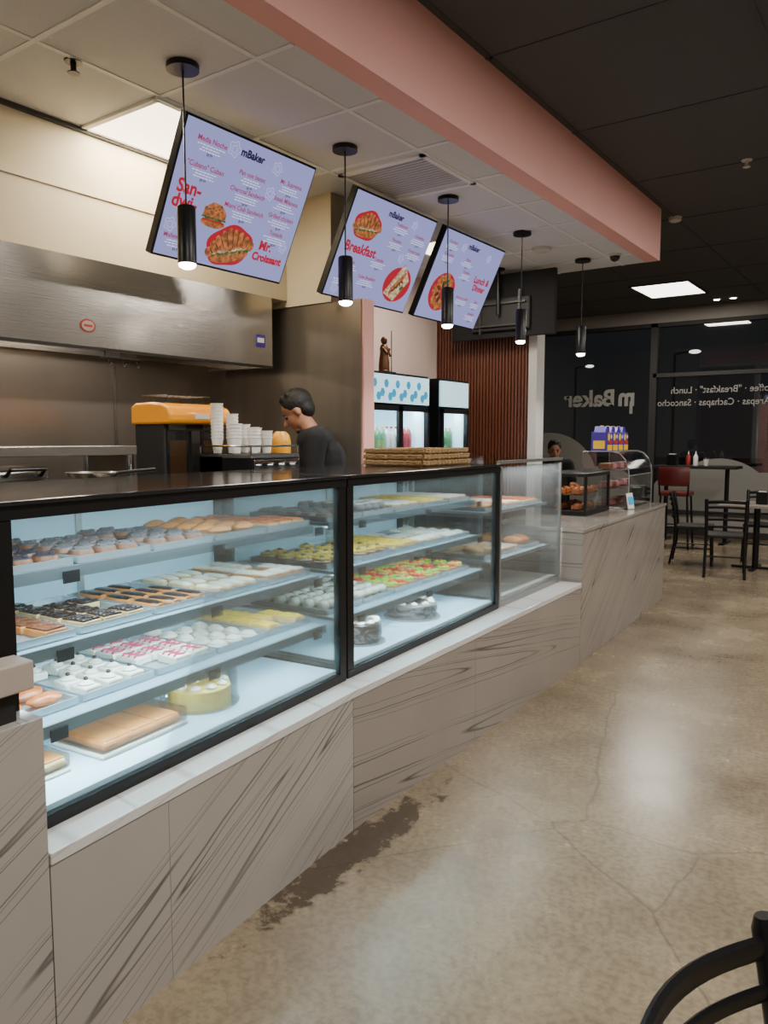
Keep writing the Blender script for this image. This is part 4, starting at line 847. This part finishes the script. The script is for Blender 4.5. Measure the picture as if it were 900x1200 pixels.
# ---------------------------------------------------------------- people
def person(name,label,loc,rz,seated=False,vx=.009):
    t=thing('person',label,'person',loc,rz)
    if not seated:
        J=dict(pel=(0,0,1.0),wai=(0,.01,1.15),che=(0,.035,1.37),nek=(0,.095,1.54),hed=(0,.175,1.66))
        leg=lambda s:[(s*.1,0,.95),(s*.11,.02,.51),(s*.12,-.02,.09)]; foot=lambda s:((s*.12,-.03,.045),(s*.135,.15,.035))
        arm=lambda s:[(s*.21,.05,1.495),(s*.27,.07,1.21),(s*.16,.29,1.15)]
        tilt=R(-34)
    else:
        J=dict(pel=(0,0,.70),wai=(0,.0,.84),che=(0,.02,1.02),nek=(0,.04,1.19),hed=(0,.07,1.32))
        leg=lambda s:[(s*.1,.02,.68),(s*.12,.42,.67),(s*.12,.38,.27)]; foot=lambda s:((s*.12,.36,.225),(s*.13,.53,.215))
        arm=lambda s:[(s*.18,.02,1.15),(s*.24,.08,.9),(s*.12,.32,.92)]
        tilt=R(-8)
    def hand(m,w,s,d):
        w=Vector(w); d=Vector(d).normalized(); pc=w+d*.05; m.cap(w,pc+d*.02,.024,.03); 
        side=Vector((1,0,0))
        for k,l in enumerate((.055,.07,.065,.05)):
            a=pc+d*.03+side*((k-1.5)*.02); b_=a+d*l*.5; m.cap(a,b_,.0105,.0095,8); m.cap(b_,b_+(d*.5+Vector((0,0,-.8))).normalized()*l*.5,.0095,.008,8)
        m.cap(pc-side*s*.025,pc-side*s*.055+d*.035,.012,.01,8); m.cap(pc-side*s*.055+d*.035,pc-side*s*.06+d*.06,.01,.009,8)
    HM=Matrix.Translation(J['hed'])@Matrix.Rotation(tilt,4,'X')
    def H(x,y,z): return HM@Vector((x,y,z))
    HR=Matrix.Rotation(tilt,4,'X')
    b=MB()
    b.cap(J['pel'],J['wai'],.13,.12).cap(J['wai'],J['che'],.12,.135).cap(J['che'],(J['nek'][0],J['nek'][1],J['nek'][2]-.06),.13,.09)
    b.cap(J['nek'],J['hed'],.055,.05)
    for s in (-1,1):
        L=leg(s); b.cap(L[0],L[1],.09,.055).cap(L[1],L[2],.052,.038); f=foot(s); b.cap(f[0],f[1],.042,.034)
        A=arm(s); b.cap(A[0],A[1],.055,.042).cap(A[1],A[2],.04,.028).cap((0,A[0][1],A[0][2]),A[0],.07,.058); hand(b,A[2],s,(Vector(A[2])-Vector(A[1]))+Vector((0,0,-.05)))
    b.sph(H(0,-.01,.045),.082,(.93,1.15,1.08),20,14,HR).sph(H(0,.02,-.02),.068,(.9,1.08,1.25),20,14,HR).sph(H(0,.062,-.075),.03,(1.1,.9,.8),12,8,HR)
    b.cap(H(0,.088,.015),H(0,.112,-.022),.009,.015,10)
    for s in (-1,1): b.sph(H(s*.078,-.005,.0),.022,(.4,.8,1.3),10,8,HR)
    b.sph(H(0,.088,-.052),.014,(1.7,.7,.55),10,8,HR)
    fuse(b,'body',SKIN,t,vx,2)
    c=MB(); c.cap(J['wai'],J['che'],.138,.152).cap(J['pel'],J['wai'],.146,.138).cap(J['che'],(0,J['nek'][1]-.005,J['nek'][2]-.06),.146,.105)
    for s in (-1,1): A=arm(s); mid=Vector(A[0]).lerp(Vector(A[1]),.75); c.cap(A[0],mid,.074,.062).cap((0,A[0][1],A[0][2]),A[0],.09,.076)
    fuse(c,'shirt',SHIRT,t,.012,3)
    c=MB()
    for s in (-1,1): L=leg(s); c.cap(L[0],L[1],.108,.075).cap(L[1],Vector(L[1]).lerp(Vector(L[2]),.92),.072,.06); 
    c.cap((-.06,0,J['pel'][2]),(.06,0,J['pel'][2]),.14,.14); fuse(c,'trousers',TROU,t,.014,3)
    for s in (-1,1): f=foot(s); MB().cap(f[0],f[1],.048,.04).build('shoe',SHOE,t)
    h=MB(); h.sph(H(0,-.024,.058),.088,(.97,1.14,1.0),20,14,HR).sph(H(0,-.05,.005),.07,(1.04,.85,1.0),14,10,HR)
    for k in range(22):
        a=k*2.4; rr=.055*math.sqrt((k+1)/22)
        h.sph(H(rr*math.cos(a),-.012+1.15*rr*math.sin(a),.134-.35*rr),.017+.004*(k%3),u=8,v=6)
    fuse(h,'hair',HAIR,t,.006,2)
    for s in (-1,1):
        MB().sph(H(s*.03,.079,.012),.0105,u=10,v=8).build('eye',EYEM,t); MB().cap(H(s*.045,.083,.034),H(s*.016,.09,.036),.004,.005,8).build('eyebrow',HAIR,t)
    if not seated:
        bd=MB().sph(H(0,.058,-.092),.032,(1.25,.85,.6),14,10,HR)
        fuse(bd,'beard',STUB,t,.007,2)
    return t
person('person','man in black shirt with dark hair looking down behind the coffee machines',(-3.05,3.70,0.0),R(124))
person('person','seated customer in dark clothes seen beyond the raised counter',(-3.86,9.15,0.02),R(-150),True,.012)

# ---------------------------------------------------------------- chairs and tables
def chair(loc,rz,label,group='black ladder back dining chairs'):
    t=thing('dining_chair',label,'chair',loc,rz,group)
    MB().prism([(-.19,-.19),(.19,-.19),(.21,.2),(.19,.22),(-.19,.22),(-.21,.2)],.43,.465).build('seat',BLKM,t,False,bev=.01)
    for s in (-1,1):
        MB().tube([(s*.19,.2,.43),(s*.2,.205,.2),(s*.205,.215,0)],.013).build('leg',BLK,t)
        MB().tube([(s*.2,-.25,0),(s*.195,-.205,.25),(s*.19,-.195,.45),(s*.195,-.215,.65),(s*.2,-.25,.84),(s*.2,-.253,.858)],0,10,[.014,.014,.015,.017,.018,.012],(1.1,1)).build('leg',BLK,t)
    for z,hh,yo in ((.82,.018,-.246),(.762,.013,-.236),(.70,.013,-.225),(.63,.013,-.213),(.55,.013,-.204)):
        m=MB(); pts=[(-.195+.39*k/14,yo-.045*math.sin(math.pi*k/14),z+.01*math.sin(math.pi*k/14)) for k in range(15)]
        m.tube(pts,hh,8,None,(.5,1)); m.build('back_rail',BLK,t)
    MB().rod((-.2,-.0,.2),(.2,-.0,.2),.008).build('stretcher',BLK,t)
    for s in (-1,1): MB().rod((s*.2,-.22,.2),(s*.2,.2,.2),.008).build('stretcher',BLK,t)
    return t
chair((.066,.858,-.0),R(-100),'black ladder back chair cut off at the bottom right, nearest the camera')
chair((-1.78,9.0,0),R(12),'black ladder back chair with its back to the aisle at the square table')
chair((-2.28,9.72,0),R(-80),'black ladder back chair at the left side of the square table')
chair((-1.62,10.35,0),R(185),'black ladder back chair on the window side of the square table')
t=thing('dining_table','square pale topped dining table between the black chairs','table',(-1.58,9.68,0))
MB().box((0,0,.74),(.72,.72,.03)).build('tabletop',mat('pale_laminate',rgb(150,140,128),.3),t,False,bev=.004); MB().rod((0,0,.02),(0,0,.725),.035).build('pedestal',BLK,t); MB().box((0,0,.012),(.5,.06,.022)).box((0,0,.012),(.06,.5,.022)).build('foot',BLK,t,False)
t=thing('napkin_dispenser','black napkin dispenser on the square dining table','napkin dispenser',(-1.52,9.6,.7555)); MB().box((0,0,.07),(.12,.1,.14)).build('housing',BLK,t,False,bev=.008); MB().box((0,0,.143),(.08,.06,.01)).build('napkins',PAPER,t,False)
t=thing('bar_table','tall dark bar table at the far window','table',(-2.75,11.75,0))
MB().box((0,0,1.09),(1.15,.5,.04)).build('tabletop',BLKM,t,False,bev=.004)
for s in (-.42,.42): MB().rod((s,0,.02),(s,0,1.07),.03).build('leg',BLK,t); MB().box((s,0,.012),(.08,.44,.022)).build('foot',BLK,t,False)
def stool(loc,rz,label,m):
    t=thing('bar_stool',label,'stool',loc,rz)
    MB().prism([(-.2,-.19),(.2,-.19),(.21,.19),(-.21,.19)],.72,.78).build('seat',m,t,False,bev=.02)
    pts=[(-.2+.4*k/10,-.2-.04*math.sin(math.pi*k/10),.99) for k in range(11)]; MB().tube(pts,.13,12,None,(.14,1)).build('backrest',m,t)
    for s in (-1,1):
        MB().tube([(s*.18,-.18,.72),(s*.19,-.205,.9)],.012).build('back_post',BLK,t)
        for q in (-1,1): MB().rod((s*.17,q*.16,.72),(s*.21,q*.2,0),.014).build('leg',BLK,t)
    MB().tube([(-.2,-.19,.3),(.2,-.19,.3),(.2,.19,.3),(-.2,.19,.3),(-.2,-.19,.3)],.009,6).build('footrest',BLK,t); return t
stool((-2.82,10.95,0),R(5),'bar stool with maroon upholstered back at the tall window table',RED)
t=thing('customer_chair','chair beneath the seated customer beyond the raised counter','chair',(-3.86,9.15,0),R(-150)); MB().box((0,.03,.555),(.4,.42,.04)).build('seat',BLKM,t,False,bev=.01)
for sx in (-.17,.17):
    for sy in (-.15,.2): MB().rod((sx,sy,0),(sx*.9,sy*.9,.535),.015).build('leg',BLK,t)
MB().rod((-.17,.27,.2),(.17,.27,.2),.012).build('footrest',BLK,t)
for i,(x,y,k) in enumerate(((-3.08,11.7,'napkin'),(-2.86,11.72,'bottle'),(-2.75,11.68,'bottle'),(-2.62,11.74,'cup'))):
    z=1.1105
    if k=='napkin':
        t=thing('napkin_dispenser','black napkin dispenser on the tall window table','napkin dispenser',(x,y,z)); MB().box((0,0,.08),(.14,.1,.16)).build('housing',BLK,t,False,bev=.01); MB().box((0,0,.163),(.09,.06,.01)).build('napkins',PAPER,t,False)
    elif k=='bottle':
        t=thing('sauce_bottle',['','red sauce bottle on the tall window table','white sauce bottle on the tall window table'][i],'bottle',(x,y,z)); MB().lathe([(.03,0),(.033,.02),(.033,.13),(.012,.17),(.001,.17)]).build('bottle_body',REDP if i==1 else PAPER,t); MB().rod((0,0,.17),(0,0,.21),.01,.004).build('nozzle',PAPER,t)
    else:
        t=thing('paper_cup','white lidded paper cup on the tall window table','cup',(x,y,z)); MB().lathe([(.028,0),(.04,.1),(.001,.1)]).build('cup_body',PAPER,t); MB().lathe([(.043,.1),(.042,.108),(.034,.116),(.001,.116)]).build('cup_lid',BLK,t)
print('objects',len(bpy.data.objects))
